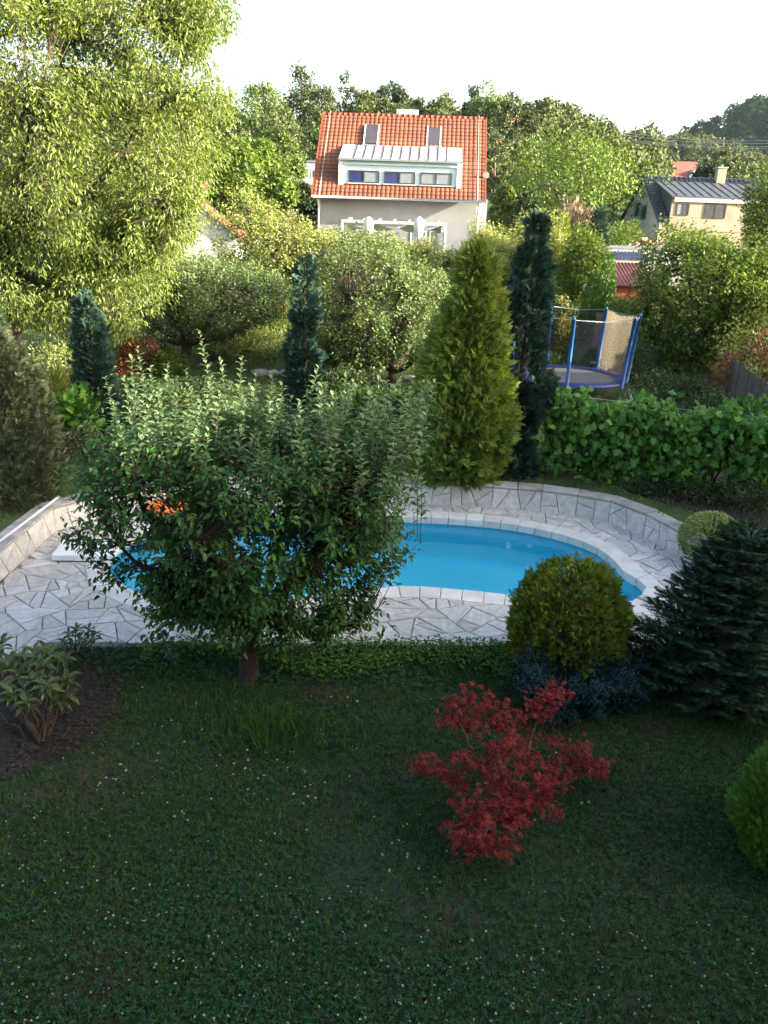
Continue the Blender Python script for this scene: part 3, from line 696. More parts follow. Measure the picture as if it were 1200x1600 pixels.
def bush(name, label, base, r, h, leaf, n=1500, ls=.08, lw=.6, tplt=T_OVATE, clumps=14, cat='shrub', group=None, seed=0., up=.3, droop=.1):
    base = np.array(base, float); root = empty(name, base, 0, label, cat, group)
    C = ell_tips(clumps, (0, 0, h * .5), (r * .72, r * .72, h * .42), .55, .2, seed); C[:, 2] = np.maximum(C[:, 2], h * .15)
    m = MB()
    for c in C: m.tube(limb_path((RNG.normal() * .05, RNG.normal() * .05, -.05), c, 5, .1), np.linspace(.018, .006, 5), 4, False)
    m.build('stem', M_BARK, root)
    ci = RNG.integers(0, clumps, n); g = unit(rnd(n)) * (RNG.random(n) ** .4)[:, None]
    P = C[ci] + g * np.array([r * .42, r * .42, h * .26]); P[:, 2] = np.maximum(P[:, 2], .03)
    o = unit(g + unit(P - np.array([0, 0, h * .3])) * .8); D = o + np.array([0, 0, up - droop]) + rnd(n, .4); Nn = np.array([0, 0, .8]) + o * .5 + rnd(n, .4)
    L = ls * RNG.uniform(.65, 1.25, n); m = MB(); m.inst(tplt, P, D, Nn, L, L * lw); m.build('foliage', leaf, root); return root

# ================================================================== FOREGROUND GARDEN
# --- apple tree
AB = gp(385, 1062); AX, AY = AB[0], AB[1]
def apple_tips(n):
    out = []
    while len(out) < n:
        z = RNG.uniform(.75, 3.25); t = (z - .75) / 2.5
        # outline of the crown measured off the picture: narrow below, wide shoulders, thin skirt on the left
        rx = 1.25 + 1.15 * S(0, .55, t) - .45 * S(.8, 1, t); ry = 1.0 + .75 * S(0, .5, t) - .4 * S(.8, 1, t)
        d = RNG.uniform(0, 2 * math.pi); q = math.sqrt(RNG.random()); q = max(q, .45 * RNG.random() ** .3)
        p = np.array([math.cos(d) * rx * q, math.sin(d) * ry * q])
        cx = AX + .05 + .22 * t; cy = AY + .35
        P = np.array([cx + p[0], cy + p[1], z])
        v = wob(np.array([[P[0]*1.0, P[1]*1.0, P[2]*1.25]]), 2.1, 1.3)[0]
        if v < -.20 and z < 2.75: continue
        if q > .8 and RNG.random() < .25: continue
        out.append(P)
    return np.array(out)
tips = apple_tips(1500)
def to_px(P): d = P - np.array([0, 0, CAMH]); w = d @ _F; return 600 + FPX*(d @ _R)/w, 800 - FPX*(d @ _U)/w
ax_px, ay_px = to_px(tips); gap = np.exp(-(((ax_px - 225) / 62) ** 2 + ((ay_px - 768) / 34) ** 2) ** 2) + np.exp(-(((ax_px - 150) / 55) ** 2 + ((ay_px - 930) / 40) ** 2) ** 2) + np.exp(-(((ax_px - 640) / 40) ** 2 + ((ay_px - 930) / 60) ** 2) ** 2); keep_ = (RNG.random(len(tips)) > gap * .93) & (ax_px < np.where(ay_px > 700, 628, 655) + RNG.normal(size=len(tips)) * 10); tips = tips[keep_]
extra = np.array([at(px, py, Y) for px, py, Y in [(120,830,9.0),(135,870,8.8),(160,800,9.2),(150,890,9),(115,850,8.9),(180,880,8.9),(200,860,9.3),(635,870,9.4),(640,840,9.5),(600,955,9),(560,970,8.9),(250,985,8.7),(230,960,8.7),(670,700,9.6),(690,650,9.8),(145,700,9.8),(150,655,9.9)] for _ in range(3)]) + rnd(51, .10)
apple = twig_tree('apple_tree', 'large dark green apple tree with silvery upright shoots before the pool', AB, (AX + .06, AY + .1, .80), np.r_[tips, extra], tr=.125, nlimb=9, per=19, tl=.38, ll=.112, lw=.052,
                  leaf=L_APPLE, tplt=T_APPLE, bark=M_BARKR, droop=.35, up=.35, along=.55, spread=.10, limb_end=.8, tw=.005)
# upright pale water shoots
m = MB(); ms = MB(); PP, DD, NN, LL = [], [], [], []
shoot_px = [(205,560),(215,545),(235,575),(262,570),(290,580),(312,520),(330,590),(345,565),(378,560),(400,585),(425,580),(440,600),(497,575),(510,600),(540,590),(552,598),(575,600),(600,592),(620,600),(645,600),(665,590),(165,590),(210,620),(250,610),(300,610),(360,600),(455,620),(480,615),(525,615),(590,620),(635,625),(395,610),(272,600)]
shoots = [at(px, py, 9.3 + RNG.uniform(-.5, 1.2)) for px, py in shoot_px]
for _ in range(95):
    px = RNG.uniform(165, 680); q = at(px, RNG.uniform(590, 690), RNG.uniform(8.1, 10.6)); shoots.append(q)
for _ in range(14):
    q = at(RNG.uniform(440, 660), RNG.uniform(690, 780), RNG.uniform(7.9, 8.6)); shoots.append(q)
for k, tp in enumerate(shoots):
    L = RNG.uniform(.35, .75) if k > 32 else RNG.uniform(.55, .85); ln = np.array([RNG.normal() * .16 + (tp[0] - AX) * .08, RNG.normal() * .14, 1.]); ax = unit(ln); b = tp - ax * L
    ms.tube(np.array([b - ax * .25, b, (b + tp) / 2 + rnd(1, .012)[0], tp]) - AB, [.005, .004, .003, .0015], 4, False)
    nl = int(L / .026); s_ = np.linspace(0.05, 1, nl); ph = np.arange(nl) * 2.4 + RNG.uniform(0, 6)
    rad = np.stack([np.cos(ph), np.sin(ph), np.zeros(nl)], 1)
    PP.append(b + ax * (s_ * L)[:, None]); DD.append(rad * (1 - .55 * s_[:, None]**3) + np.array([0, 0, .55]) + rnd(nl, .12)); NN.append(np.array([0, 0, 1.]) - rad * .4 + rnd(nl, .12)); LL.append(.118 * (1 - .4 * s_**2) * RNG.uniform(.8, 1.2, nl))
PP, DD, NN, LL = map(np.concatenate, (PP, DD, NN, LL)); m.inst(T_APPLE, PP - AB, DD, NN, LL, LL * .52)
ms.build('shoots', M_BARK, apple); o = m.build('shoot_leaves', L_SHOOT, apple); o['label'] = 'pale silvery young leaves on upright shoots'

# --- globe thuja
gb = gp(880, 1045)
cone_shrub('globe_thuja', 'rounded olive green dome shaped thuja at the near edge of the pool', gb, 1.50, lambda t: .69 * math.sqrt(max(0, 1 - (max(0, t - .36) / .64) ** 2.2)) * (.80 + .20 * min(1, t / .36)), L_GLOBE, 20000, .078, T_SPRAY, .95, .075, 5.5, .7, .35, .6, outw=.85, clumps=700, csz=.05)
# --- blue juniper
jb = gp(893, 1108); root = empty('blue_juniper', jb, 0, 'low spreading blue grey juniper in front of the dome shaped thuja', 'shrub')
nb = 90; m = MB(); mf = MB(); PP, DD, NN = [], [], []
for i in range(nb):
    a = RNG.uniform(0, 6.28); L = RNG.uniform(.45, .86); e = np.array([math.cos(a) * L * 1.02, math.sin(a) * L * .62, RNG.uniform(.12, .62)]); P = limb_path((0, 0, .02), e, 6, .1, .05); m.tube(P, np.linspace(.014, .003, 6), 4, False)
    k = 40; t = RNG.uniform(.25, 1, k); q = np.stack([np.interp(t, np.linspace(0, 1, 6), P[:, j]) for j in range(3)], 1) + rnd(k, .045); d = unit(e)
    PP.append(q); DD.append(d * .7 + np.array([0, 0, .45]) + rnd(k, .4)); NN.append(np.array([0, 0, 1.]) + rnd(k, .4))
mf.inst(T_JUN, *map(np.concatenate, (PP, DD, NN)), .15, .15); m.build('branches', M_BARK, root); mf.build('foliage', L_JUN, root)
# --- fir at the right
fb = gp(1118, 1085); root = empty('young_fir', fb, 0, 'broad dark green young fir with tiered branches near the pool end', 'tree')
m = MB(); m.tube([(0, 0, -.05), (0, 0, 1.0), (.03, 0, 2.25)], [.07, .05, .012], 8); m.build('trunk', M_BARK, root)
mbr = MB(); P1, D1, N1, P2, D2, N2 = [], [], [], [], [], []
FH = 2.3
for tier in range(17):
    z0 = .10 + tier * .125; t = z0 / FH; R1 = 1.22 * (1 - max(0, t - .12) / .9) ** .72; nbq = int(9 + 5 * (1 - t))
    for k in range(nbq):
        a = 6.283 * (k + RNG.uniform(-.3, .3)) / nbq + tier * .7; L = R1 * RNG.uniform(.78, 1.08); e = np.array([math.cos(a) * L, math.sin(a) * L, z0 + .18 * L + RNG.uniform(-.05, .08)])
        P = np.array([(0, 0, z0), (e[0]*.5, e[1]*.5, z0 - .02 + .05*L), e]); mbr.tube(P, [.014, .009, .003], 4, False)
        d = unit(e - np.array([0, 0, z0])); sd = np.array([-d[1], d[0], 0]); nside = int(5 + L * 11)
        for s_ in range(nside):
            q = .22 + .78 * s_ / nside; b = P[0]*(1-q)**2 + 2*q*(1-q)*P[1] + q*q*P[2]; sgn = (-1) ** s_
            dd = unit(d * .75 + sd * sgn * .8 + np.array([0, 0, .12]) + rnd(1, .12)[0]); l = .30 * (1.15 - q)
            for u in (0.0, .5):
                P1.append(b + dd * l * u); D1.append(dd + rnd(1, .12)[0]); N1.append((0, 0, 1))
        P2.append(e - d * .09); D2.append(d + np.array([0, 0, .15])); N2.append((0, 0, 1))
        for sg in (-1, 1): P2.append(e - d * .10); D2.append(d * .7 + sd * sg * .6); N2.append((0, 0, 1))
for k in range(5):
    a = k * 1.256; P2.append(np.array([0.03, 0, FH - .18])); D2.append((math.cos(a) * .5, math.sin(a) * .5, 1.)); N2.append((math.sin(a), 0, .3))
mbr.build('branches', M_BARK, root)
m = MB(); m.inst(T_FIR, np.array(P1), np.array(D1), np.array(N1, float), .165 * RNG.uniform(.8, 1.2, len(P1)), .165); m.build('needles', L_FIR, root)
m = MB(); m.inst(T_FIR, np.array(P2), np.array(D2), np.array(N2, float), .15, .14); o = m.build('new_shoots', L_FIRT, root); o['label'] = 'lighter green new shoot tips'
# --- variegated round shrub behind the fir
cone_shrub('clipped_round_shrub', 'small clipped round shrub with pale variegated leaves behind the dark fir', gp(1105, 872, .1), .82, lambda t: .52 * math.sqrt(max(0, 1 - (2*t - .9) ** 2 * .82)) if t < .99 else .1, L_BUX, 5200, .05, T_OVATE, .6, .03, 6, .2, .3, .5, outw=1)
# --- bright thuja at the right edge
cone_shrub('bright_thuja', 'bright green thuja cut off by the right edge, nearest the camera', gp(1238, 1345), 1.42, lambda t: .60 * (1 - t ** 2.4) ** .6 * (.7 + .3 * min(1, t / .25)), L_GREENT, 11000, .085, T_SPRAY, .7, .08, 4, 2.7, .35, 1.3, outw=.55)
# --- japanese maple
kb = gp(800, 1290); mtips = []
layers = [(720,1100,45,38,6.9),(760,1080,40,26,7.0),(700,1120,30,20,6.8),(770,1120,50,30,6.9),(850,1090,45,26,7.3),(880,1075,25,16,7.4),(830,1110,40,24,7.1),(690,1195,45,30,6.4),(740,1190,60,36,6.4),(800,1170,60,36,6.5),(860,1190,50,36,6.7),(920,1185,42,24,6.9),(900,1160,40,22,7.0),(760,1230,60,34,6.1),(830,1230,60,40,6.2),(880,1230,40,26,6.5),(740,1280,40,34,5.8),(790,1270,60,36,5.9),(760,1320,55,26,5.55),(720,1305,30,20,5.7),(850,1270,40,26,6.1),(790,1330,30,18,5.6),(940,1195,24,12,6.8),(660,1195,22,12,6.5)]
for px, py, wx, wy, Y in layers:
    for _ in range(int(5 + wx * wy / 230)):
        mtips.append(at(px + RNG.normal() * wx * .46, py + RNG.normal() * wy * .42, Y + RNG.normal() * .09))
mt = np.array(mtips); mt = mt[mt[:, 2] > .12]
root = twig_tree('japanese_maple', 'small crimson japanese maple with feathery layered leaves on the lawn', kb, kb + np.array([0, .05, .22]), mt, tr=.03, nlimb=9, per=8, tl=.15, ll=.078, lw=.078, leaf=L_MAPLE, tplt=T_PALM, bark=M_BARK, lift=-.2, droop=.45, up=.1, along=.5, spread=.08, limb_end=.9, tw=.0025)
# --- rhododendrons and the mulch bed
def rhodo(label, base, tips, ll=.17):
    base = np.array(base, float); root = empty('rhododendron', base, 0, label, 'shrub', 'rhododendrons in the bark bed'); m = MB(); P, D, Nn, Ls = [], [], [], []
    for tp in tips:
        m.tube(limb_path((RNG.normal()*.04, RNG.normal()*.04, -.03), tp - base, 7, .35, .08), np.linspace(.014, .006, 7), 6, False)
        k = 12; a = np.arange(k) * 2.4 + RNG.uniform(0, 6); rad = np.stack([np.cos(a), np.sin(a), np.zeros(k)], 1)
        P.append(np.repeat((tp - base)[None], k, 0) + np.array([0, 0, 1]) * np.linspace(-.05, .03, k)[:, None]); D.append(rad + np.array([0, 0, 1]) * np.linspace(-.15, .75, k)[:, None] + rnd(k, .12)); Nn.append(np.array([0, 0, 1.]) - rad * .3 + rnd(k, .1)); Ls.append(ll * RNG.uniform(.75, 1.15, k))
    m.build('stem', M_BARK, root); f = MB(); Ls = np.concatenate(Ls); f.inst(T_APPLE, *map(np.concatenate, (P, D, Nn)), Ls, Ls * .36); f.build('foliage', L_RHODO, root); return root
rt = [at(px + RNG.normal()*6, py + RNG.normal()*6, Y) for px, py, Y in [(20,1030,7.9),(50,1020,7.9),(75,1010,8.0),(30,1060,7.6),(70,1050,7.6),(95,1060,7.7),(110,1035,8.0),(10,1075,7.4),(50,1085,7.4),(85,1090,7.5),(5,1045,7.7),(40,1040,7.8),(60,1035,7.7),(88,1030,7.8),(20,1095,7.3),(70,1075,7.3),(100,1080,7.6),(0,1015,8.1),(35,1105,7.2),(-20,1040,7.6),(-20,1080,7.4),(45,1062,7.5),(80,1062,7.5)] for _ in range(1)]
rhodo('bushy light green rhododendron with bare pale stems in the bark bed', gp(62, 1160), rt)
rhodo('small dark rhododendron sprig at the near paving edge, beyond the bushy one', gp(118, 1022), [at(px, py, Y) for px, py, Y in [(108,992,9.0),(140,985,9.0),(125,1000,8.9),(148,995,9.1),(100,1003,8.9),(120,985,9.15),(138,1003,8.95)]], .12)
rhodo('tiny rhododendron seedling with few leaves under the apple branches', gp(268, 1042), [at(px, py, 8.9) for px, py in [(262,1020),(275,1028)]], .09)
bed = [(-6.2, 6.2), (-5.0, 6.45), (-4.1, 6.55), (-3.45, 7.0), (-3.05, 7.6), (-3.1, 8.3), (-3.5, 9.1), (-4.3, 9.2), (-5.2, 8.6), (-6.2, 8.2)]
bedc = catmull(bed, 4)
m = MB(); m.add([(p[0], p[1], .012) for p in bedc] + [(-4.6, 7.6, .05)], [(i, (i+1) % len(bedc), len(bedc)) for i in range(len(bedc))]); tag(m.build('mulch_bed', M_MULCH), 'dark bark mulch bed at the left edge of the lawn', 'bed', kind='structure')
BEDP = [tuple(p) for p in bedc]
q = np.array([p for p in np.c_[RNG.uniform(-6.1, -3, 9000), RNG.uniform(6.2, 9.2, 9000)] if inside(p, BEDP)]); k = len(q)
m = MB(); m.inst(T_RHOMB, np.c_[q, .03 + .03*RNG.random(k)], rnd(k) * np.array([1, 1, .3]), np.array([0, 0, 1.]) + rnd(k, .4), RNG.uniform(.03, .08, k), RNG.uniform(.012, .03, k)); tag(m.build('bark_chips', M_CHIP), 'loose brown bark chips covering the mulch bed', 'bark', kind='stuff')

# --- white slab, pool pole, orange raft
sl_ = gp(130, 862, .09); o = MB().box((0, 0, .075), (1.0, .78, .11), .06)
slab = empty('white_slab', (-4.98, 12.42, .026), 0, 'white rectangular slab lying on the paving at the pool end', 'slab')
b_ = o.build('top', M_WHITEP, slab); bevel(b_, .015, 2); f_ = MB().box((0, 0, .010), (.9, .68, .02), .06).build('base', M_DARKM, slab)  # recessed base coloured dark for the shadow gap under the slab
a_, b_ = gp(-30, 868, .54), gp(92, 776, .54); pl = empty('pool_pole', a_, 0, 'long white pole lying along the top of the stone wall', 'pole')
m = MB(); m.tube([np.zeros(3), (b_ - a_) * .5, b_ - a_], [.022, .022, .022], 8); m.build('shaft', M_WHITEP, pl)
m = MB(); m.tube([(b_ - a_) * .985, (b_ - a_) * 1.0], [.027, .027], 8); m.build('end_cap', M_METAL, pl)
rf = empty('orange_raft', (-4.05, 14.45, .03), R_(25), 'orange inflatable raft leaning by the far wall behind the apple tree', 'raft')
for k in range(5):
    m = MB(); m.tube([(-.52, -.26 + k*.13, .10), (-.48, -.26 + k*.13, .10), (0, -.26 + k*.13, .11), (.48, -.26 + k*.13, .10), (.52, -.26 + k*.13, .10)], [.03, .07, .075, .07, .03], 10); m.build('air_tube', M_ORANGE, rf)
m = MB(); m.tube([(.5, -.28, .15), (.52, -.1, .2), (.52, .1, .2), (.5, .28, .15)], [.05, .1, .1, .05], 10); m.build('pillow', M_ORANGE, rf)

# --- lawn: grass blades, clover and white heads
def lawn_pts(n, x0, x1, y0, y1, pw=1.0):
    q = np.c_[RNG.uniform(x0, x1, n), y0 + (y1 - y0) * RNG.random(n) ** pw]
    yf = np.where(q[:, 0] < -4.2, 9.36 + (q[:, 0] + 4.2) * .57, 9.36 + (q[:, 0] + 4.2) * .059); ok = q[:, 1] < yf + .02
    bedm = ((q[:, 0] + 4.9) / 1.85) ** 2 + ((q[:, 1] - 7.7) / 1.35) ** 2 > .78 + .3 * RNG.random(len(q))
    half = q[:, 1] * .50 + 2.6; return q[ok & bedm & (abs(q[:, 0]) < half)]
q = lawn_pts(270000, -6, 8.5, 2.6, 9.9, 1.15); q3 = np.c_[q, np.zeros(len(q))]
thin = wob(q3, 1.1, 4.0) + .5 * wob(q3, 3.1, 1.0) + .35 * wob(q3, 9.0, 2.0); keep = RNG.random(len(q)) < np.clip(.78 + .75 * thin, .22, 1); q = q[keep]; k = len(q)
tall = 1 + 2.4 * np.exp(-(((q[:, 0] + 1.15) / .55) ** 2 + ((q[:, 1] - 7.55) / .38) ** 2)) + .9 * S(8.5, 9.4, q[:, 1]) * (q[:, 0] > -3) + .5 * np.clip(wob(np.c_[q, np.zeros(k)], 1.6, 9.), 0, 1)
m = MB(); m.inst(T_BLADE, np.c_[q, np.zeros(k)], np.c_[RNG.normal(size=(k, 2)) * .55, np.ones(k)], np.c_[RNG.normal(size=(k, 2)), np.full(k, .2)], RNG.uniform(.03, .10, k) * tall, .006 + .004 * RNG.random(k))
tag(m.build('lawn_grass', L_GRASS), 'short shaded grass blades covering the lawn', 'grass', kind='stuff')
q = lawn_pts(90000, -6, 7.5, 2.6, 9.9, 1.5); w_ = wob(np.c_[q, np.zeros(len(q))], 1.0, 2.2) + .8 * S(7.2, 4.2, q[:, 1]) - .1; w_ = w_ + .9 * S(8.5, 8.9, q[:, 1]) * S(.6, -.1, q[:, 0]) - .5 * S(8.4, 8.8, q[:, 1]); q = q[RNG.random(len(q)) < np.clip(.35 + .7 * w_, .04, 1)]; k = len(q)
m = MB(); z = RNG.uniform(.02, .06, k) * (1 + .7 * (q[:, 1] > 8.6)); m.inst(T_CLOVER, np.c_[q, z], np.c_[RNG.normal(size=(k, 2)), np.zeros(k)], np.array([0, 0, 1.]) + rnd(k, .28), RNG.uniform(.012, .028, k) * (1 + .5 * (q[:, 1] > 8.6)), RNG.uniform(.012, .028, k) * (1 + .5 * (q[:, 1] > 8.6)))
tag(m.build('clover_leaves', L_CLOV), 'dark clover leaves spread through the lawn', 'clover', kind='stuff')
n_ = 16000; q = np.c_[RNG.uniform(-3.1, 2.3, n_), RNG.uniform(8.75, 9.75, n_)]; q = q[(q[:, 1] < 9.40 + (q[:, 0] + 4.2) * .059 + .06 * RNG.random(n_)) & (q[:, 1] > 9.12 + .22 * np.sin(q[:, 0] * 2.1) - .25 * RNG.random(n_))]; q = q[RNG.random(len(q)) < .62 + .38 * wob(np.c_[q, q[:, 0] * 0], 2.5, 3.)]; k = len(q)
m = MB(); m.inst(T_OVATE, np.c_[q, RNG.uniform(.02, .17, k)], np.c_[RNG.normal(size=(k, 2)), RNG.uniform(-.1, .6, k)], np.array([0, 0, 1.]) + rnd(k, .3), RNG.uniform(.03, .075, k), RNG.uniform(.018, .035, k)); tag(m.build('ground_cover', L_COVER), 'fresh green ground cover along the near edge of the paving', 'ground cover', kind='stuff')
# clover heads: little balls of petals
hd = lawn_pts(2600, -4.2, 4.2, 3.0, 8.4, 1.9); hd = hd[RNG.random(len(hd)) < np.clip(.22 + .6 * S(6.2, 4.0, hd[:, 1]) - .25 * S(.5, 3, hd[:, 0]), .03, 1)]
cl = np.array([gp(px + RNG.normal() * 14, py + RNG.normal() * 8)[:2] for px, py in [(390,1190),(385,1200),(410,1210),(440,1192),(550,1100),(280,1283),(280,1277),(185,1208),(155,1222),(240,1178),(350,1212),(600,1336),(640,1370),(635,1340),(625,1330),(500,1236),(498,1250),(455,1252),(480,1245),(860,1180),(920,1267)] for _ in range(2)])
hd = np.r_[hd, cl]; big = np.r_[np.ones(len(hd) - len(cl)) * .75, np.ones(len(cl)) * 1.1]
P, D, Nn, Ls = [], [], [], []
for (x, y), b in zip(hd, big):
    k = 14; v = unit(rnd(k)); v[:, 2] = abs(v[:, 2]) * .9 - .1; c = np.array([x, y, RNG.uniform(.045, .085)]); P.append(np.repeat(c[None], k, 0)); D.append(v); Nn.append(rnd(k)); Ls.append(np.full(k, .0165 * b * RNG.uniform(.6, 1.15)))
Ls = np.concatenate(Ls); m = MB(); m.inst(T_RHOMB, *map(np.concatenate, (P, D, Nn)), Ls, Ls * .75); tag(m.build('clover_flowers', L_PETAL), 'tiny white clover flower heads scattered over the lawn', 'flowers', kind='stuff')

# ================================================================== MIDDLE GARDEN
def B(px, py, Y, dz=0.0):
    p = at(px, py, Y); return np.array([p[0], Y, terr(p[0], Y) + dz])
def HT(px, py, Y): return at(px, py, Y)[2] - terr(at(px, py, Y)[0], Y)
# golden thuja and blue cypresses
b = B(722, 560, 16.0); cone_shrub('golden_thuja', 'tall yellow green conical thuja behind the pool wall', b, HT(735, 358, 16.0) - .28, lambda t: 1.05 * min(1, .62 + 1.6 * t) * (1 - max(0, t - .10) / .90) ** .80 + .02, L_THUJA, 20000, .20, T_SPRAY, .8, .20, 2.9, 3.1, .35, .45, cat='tree', outw=.9, lean=(.22, 0), clumps=520, csz=.11)
def cypress(label, b, h, r0, r1, n, seed, lean=(0, 0)):
    return cone_shrub('blue_cypress', label, b, h, lambda t: (r0 * (1 - t) ** 1.1 + r1 * (1 - t ** 4)) * min(1, .7 + 2*t), L_BLUE, n, .17, T_SPRAY, .9, .55, 2.9, seed, .4, .45, cat='tree', group='slim blue cypresses behind the pool', outw=.8, lean=lean, clumps=130, csz=.10)
b = B(806, 640, 16.6); cypress('tall slim blue green cypress directly beside the golden thuja', b, HT(815, 322, 16.6) - .2, .30, .20, 6500, 1.0, (.1, 0))
b = B(476, 600, 19.0); cypress('slim blue green cypress standing behind the middle of the apple tree', b, HT(480, 386, 19.0) - .2, .20, .13, 3800, 4.0)
b = B(152, 640, 17.8); cypress('slim blue green cypress at the left, beside the large vine leaves', b, HT(160, 455, 17.8), .30, .12, 4200, 6.5)
cone_shrub('dull_thuja', 'broad dull olive thuja behind the left end of the stone wall', (-7.05, 13.75, .45), 3.2, lambda t: 1.12 * (1 - t ** 2.2) ** .6 * (.75 + .25 * min(1, t / .3)), L_YEW, 12000, .13, T_SPRAY, .8, .09, 3.2, 5.5, .35, .55, outw=.8, clumps=500, csz=.12)
cone_shrub('dark_thuja', 'dark thuja column above the olive thuja at the left edge', (-8.6, 16.6, .45), 4.2, lambda t: .9 * (1 - t ** 1.8) ** .7, L_DARK, 6000, .16, T_SPRAY, .7, .1, 2.4, 8.5, .3, .7)
# bushes behind the left wall
bush('large_leaf_shrub', 'bright green large leaved shrub left of the slim left cypress', B(112, 640, 17.0), .62, 1.35, L_GRAPE, 900, .17, .8, T_GRAPE, 12, seed=1.)
bush('olive_shrub', 'low dull olive shrub at the foot of the left cypress', B(130, 690, 16.3), .65, .75, L_YEW, 1500, .07, .6, seed=2.)
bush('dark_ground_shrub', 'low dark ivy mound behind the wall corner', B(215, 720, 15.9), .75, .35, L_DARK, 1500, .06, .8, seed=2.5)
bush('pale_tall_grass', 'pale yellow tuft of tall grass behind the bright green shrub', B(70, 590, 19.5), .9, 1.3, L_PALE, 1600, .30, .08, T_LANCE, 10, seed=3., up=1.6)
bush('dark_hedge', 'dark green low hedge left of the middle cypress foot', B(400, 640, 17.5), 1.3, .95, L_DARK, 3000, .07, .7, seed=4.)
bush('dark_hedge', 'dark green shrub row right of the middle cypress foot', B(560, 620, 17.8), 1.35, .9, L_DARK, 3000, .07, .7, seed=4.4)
bush('hosta_clump', 'fresh green broad leaved clump below the round orchard tree', B(585, 590, 21.5), .85, .55, L_GREENT, 700, .22, .5, T_OVATE, 10, seed=5.)
bush('copper_bush', 'round copper red bush left of the gnarled apple trunk', B(215, 548, 24.5), .72, 1.25, L_REDB, 1800, .08, .7, seed=6.)
bush('yellow_bush', 'pale yellow green round bush right of the gnarled apple trunk', B(335, 540, 26.8), .95, 1.35, L_PALE, 1800, .09, .6, seed=7.)
bush('lit_perennials', 'sunlit yellow green perennials beside the middle cypress', B(440, 520, 27.5), 1.0, 1.1, L_PALE, 1600, .11, .4, T_LANCE, 12, seed=8., up=.9)
bush('lit_perennials', 'sunlit perennials glowing between the two orchard trees', B(470, 470, 30.5), .9, 1.3, L_BRIGHT, 1600, .11, .4, T_LANCE, 12, seed=8.3, up=.9)
bush('red_flower_bed', 'patch of red flowers on the sunny lawn behind the cypress', B(437, 492, 33.0), .75, .4, L_REDF, 700, .09, .8, seed=9.)
bush('yellow_shrub', 'golden yellow leaved shrub in the crown shade of the gnarled tree', B(283, 470, 29.0), .8, 3.0, L_YEL, 1200, .10, .6, seed=10.)
bush('white_flower_shrub', 'shrub with white flowers behind the copper bush', B(255, 500, 27.5), .9, 1.7, L_PETAL, 500, .09, .8, seed=10.5)
bush('dark_shrub', 'dark round shrub below the gnarled tree, behind the silver shoots', B(300, 590, 21.5), 1.1, .7, L_DARK, 1500, .08, .7, seed=11.)
for px, py, w_, lab in [(405, 556, .3, 'pale field stone, first from the left in the middle bed edging'), (425, 552, .25, 'small pale field stone, second from the left in the bed edging'), (452, 556, .35, 'largest pale field stone just left of the middle cypress'), (640, 575, .25, 'pale field stone right of the round orchard tree trunk'), (500, 555, .28, 'pale field stone just right of the middle cypress')]:
    c = B(px, py, 25.2); m = MB(); V = unit(rnd(26)) * np.array([w_, w_ * .7, w_ * .55]) * RNG.uniform(.8, 1.1, (26, 1)); bm = bmesh.new()
    for v in V: bm.verts.new(v)
    bmesh.ops.convex_hull(bm, input=bm.verts); me = bpy.data.meshes.new('edging_stone'); bm.to_mesh(me); bm.free()
    o = new_obj('edging_stone', me, M_STONE); o.location = c + np.array([0, 0, w_ * .25]); tag(o, lab, 'stone', 'field stones edging the middle bed')
# more of the flower garden between the cypresses and the orchard
MIDB = [('low dark evergreen mound behind the left cypress', 185, 590, 20.5, 1.0, .9, L_DARK), ('mid green shrub behind the silver shoots on the left', 250, 585, 20.0, .9, .7, L_MID), ('fresh green shrub right of the copper bush', 262, 560, 25.0, .8, .8, L_BRIGHT),
 ('yellow green flowering mound below the small pale orchard tree', 385, 530, 28.0, 1.1, 1.0, L_PALE), ('bright lit border plants left of the middle cypress', 425, 500, 30.0, 1.1, 1.1, L_BRIGHT), ('pale lit border plants under the white gabled house', 345, 500, 32.0, 1.3, 1.2, L_PALE),
 ('lit pale mound seen under the round orchard tree', 560, 545, 28.5, 1.0, .8, L_PALE), ('lit green mound seen right of the round orchard trunk', 640, 550, 28.0, 1.0, .9, L_BRIGHT), ('dark shrub at the foot of the low orchard tree', 500, 580, 22.5, .9, .8, L_DARK),
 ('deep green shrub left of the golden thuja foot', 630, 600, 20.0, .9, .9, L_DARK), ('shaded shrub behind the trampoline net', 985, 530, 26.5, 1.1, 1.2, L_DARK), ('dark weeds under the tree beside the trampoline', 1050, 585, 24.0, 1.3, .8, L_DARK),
 ('shaded green bush left behind the trampoline mat', 845, 540, 26.5, 1.0, .8, L_MID), ('tall pale border bush left of the left cypress', 95, 520, 23.0, 1.3, 1.7, L_PALE), ('bright bush behind the left cypress top', 170, 520, 25.0, 1.1, 1.4, L_BRIGHT), ('dark bush under the vine trellis end', 1010, 590, 21.5, .8, .5, L_DARK)]
for k, (lab, px, py, Y, r_, h_, lf) in enumerate(MIDB): bush('garden_shrub', lab, B(px, py, Y), r_, h_, lf, 1500, .09, .6, T_OVATE, 14, group='shrubs of the middle garden', seed=30. + k)
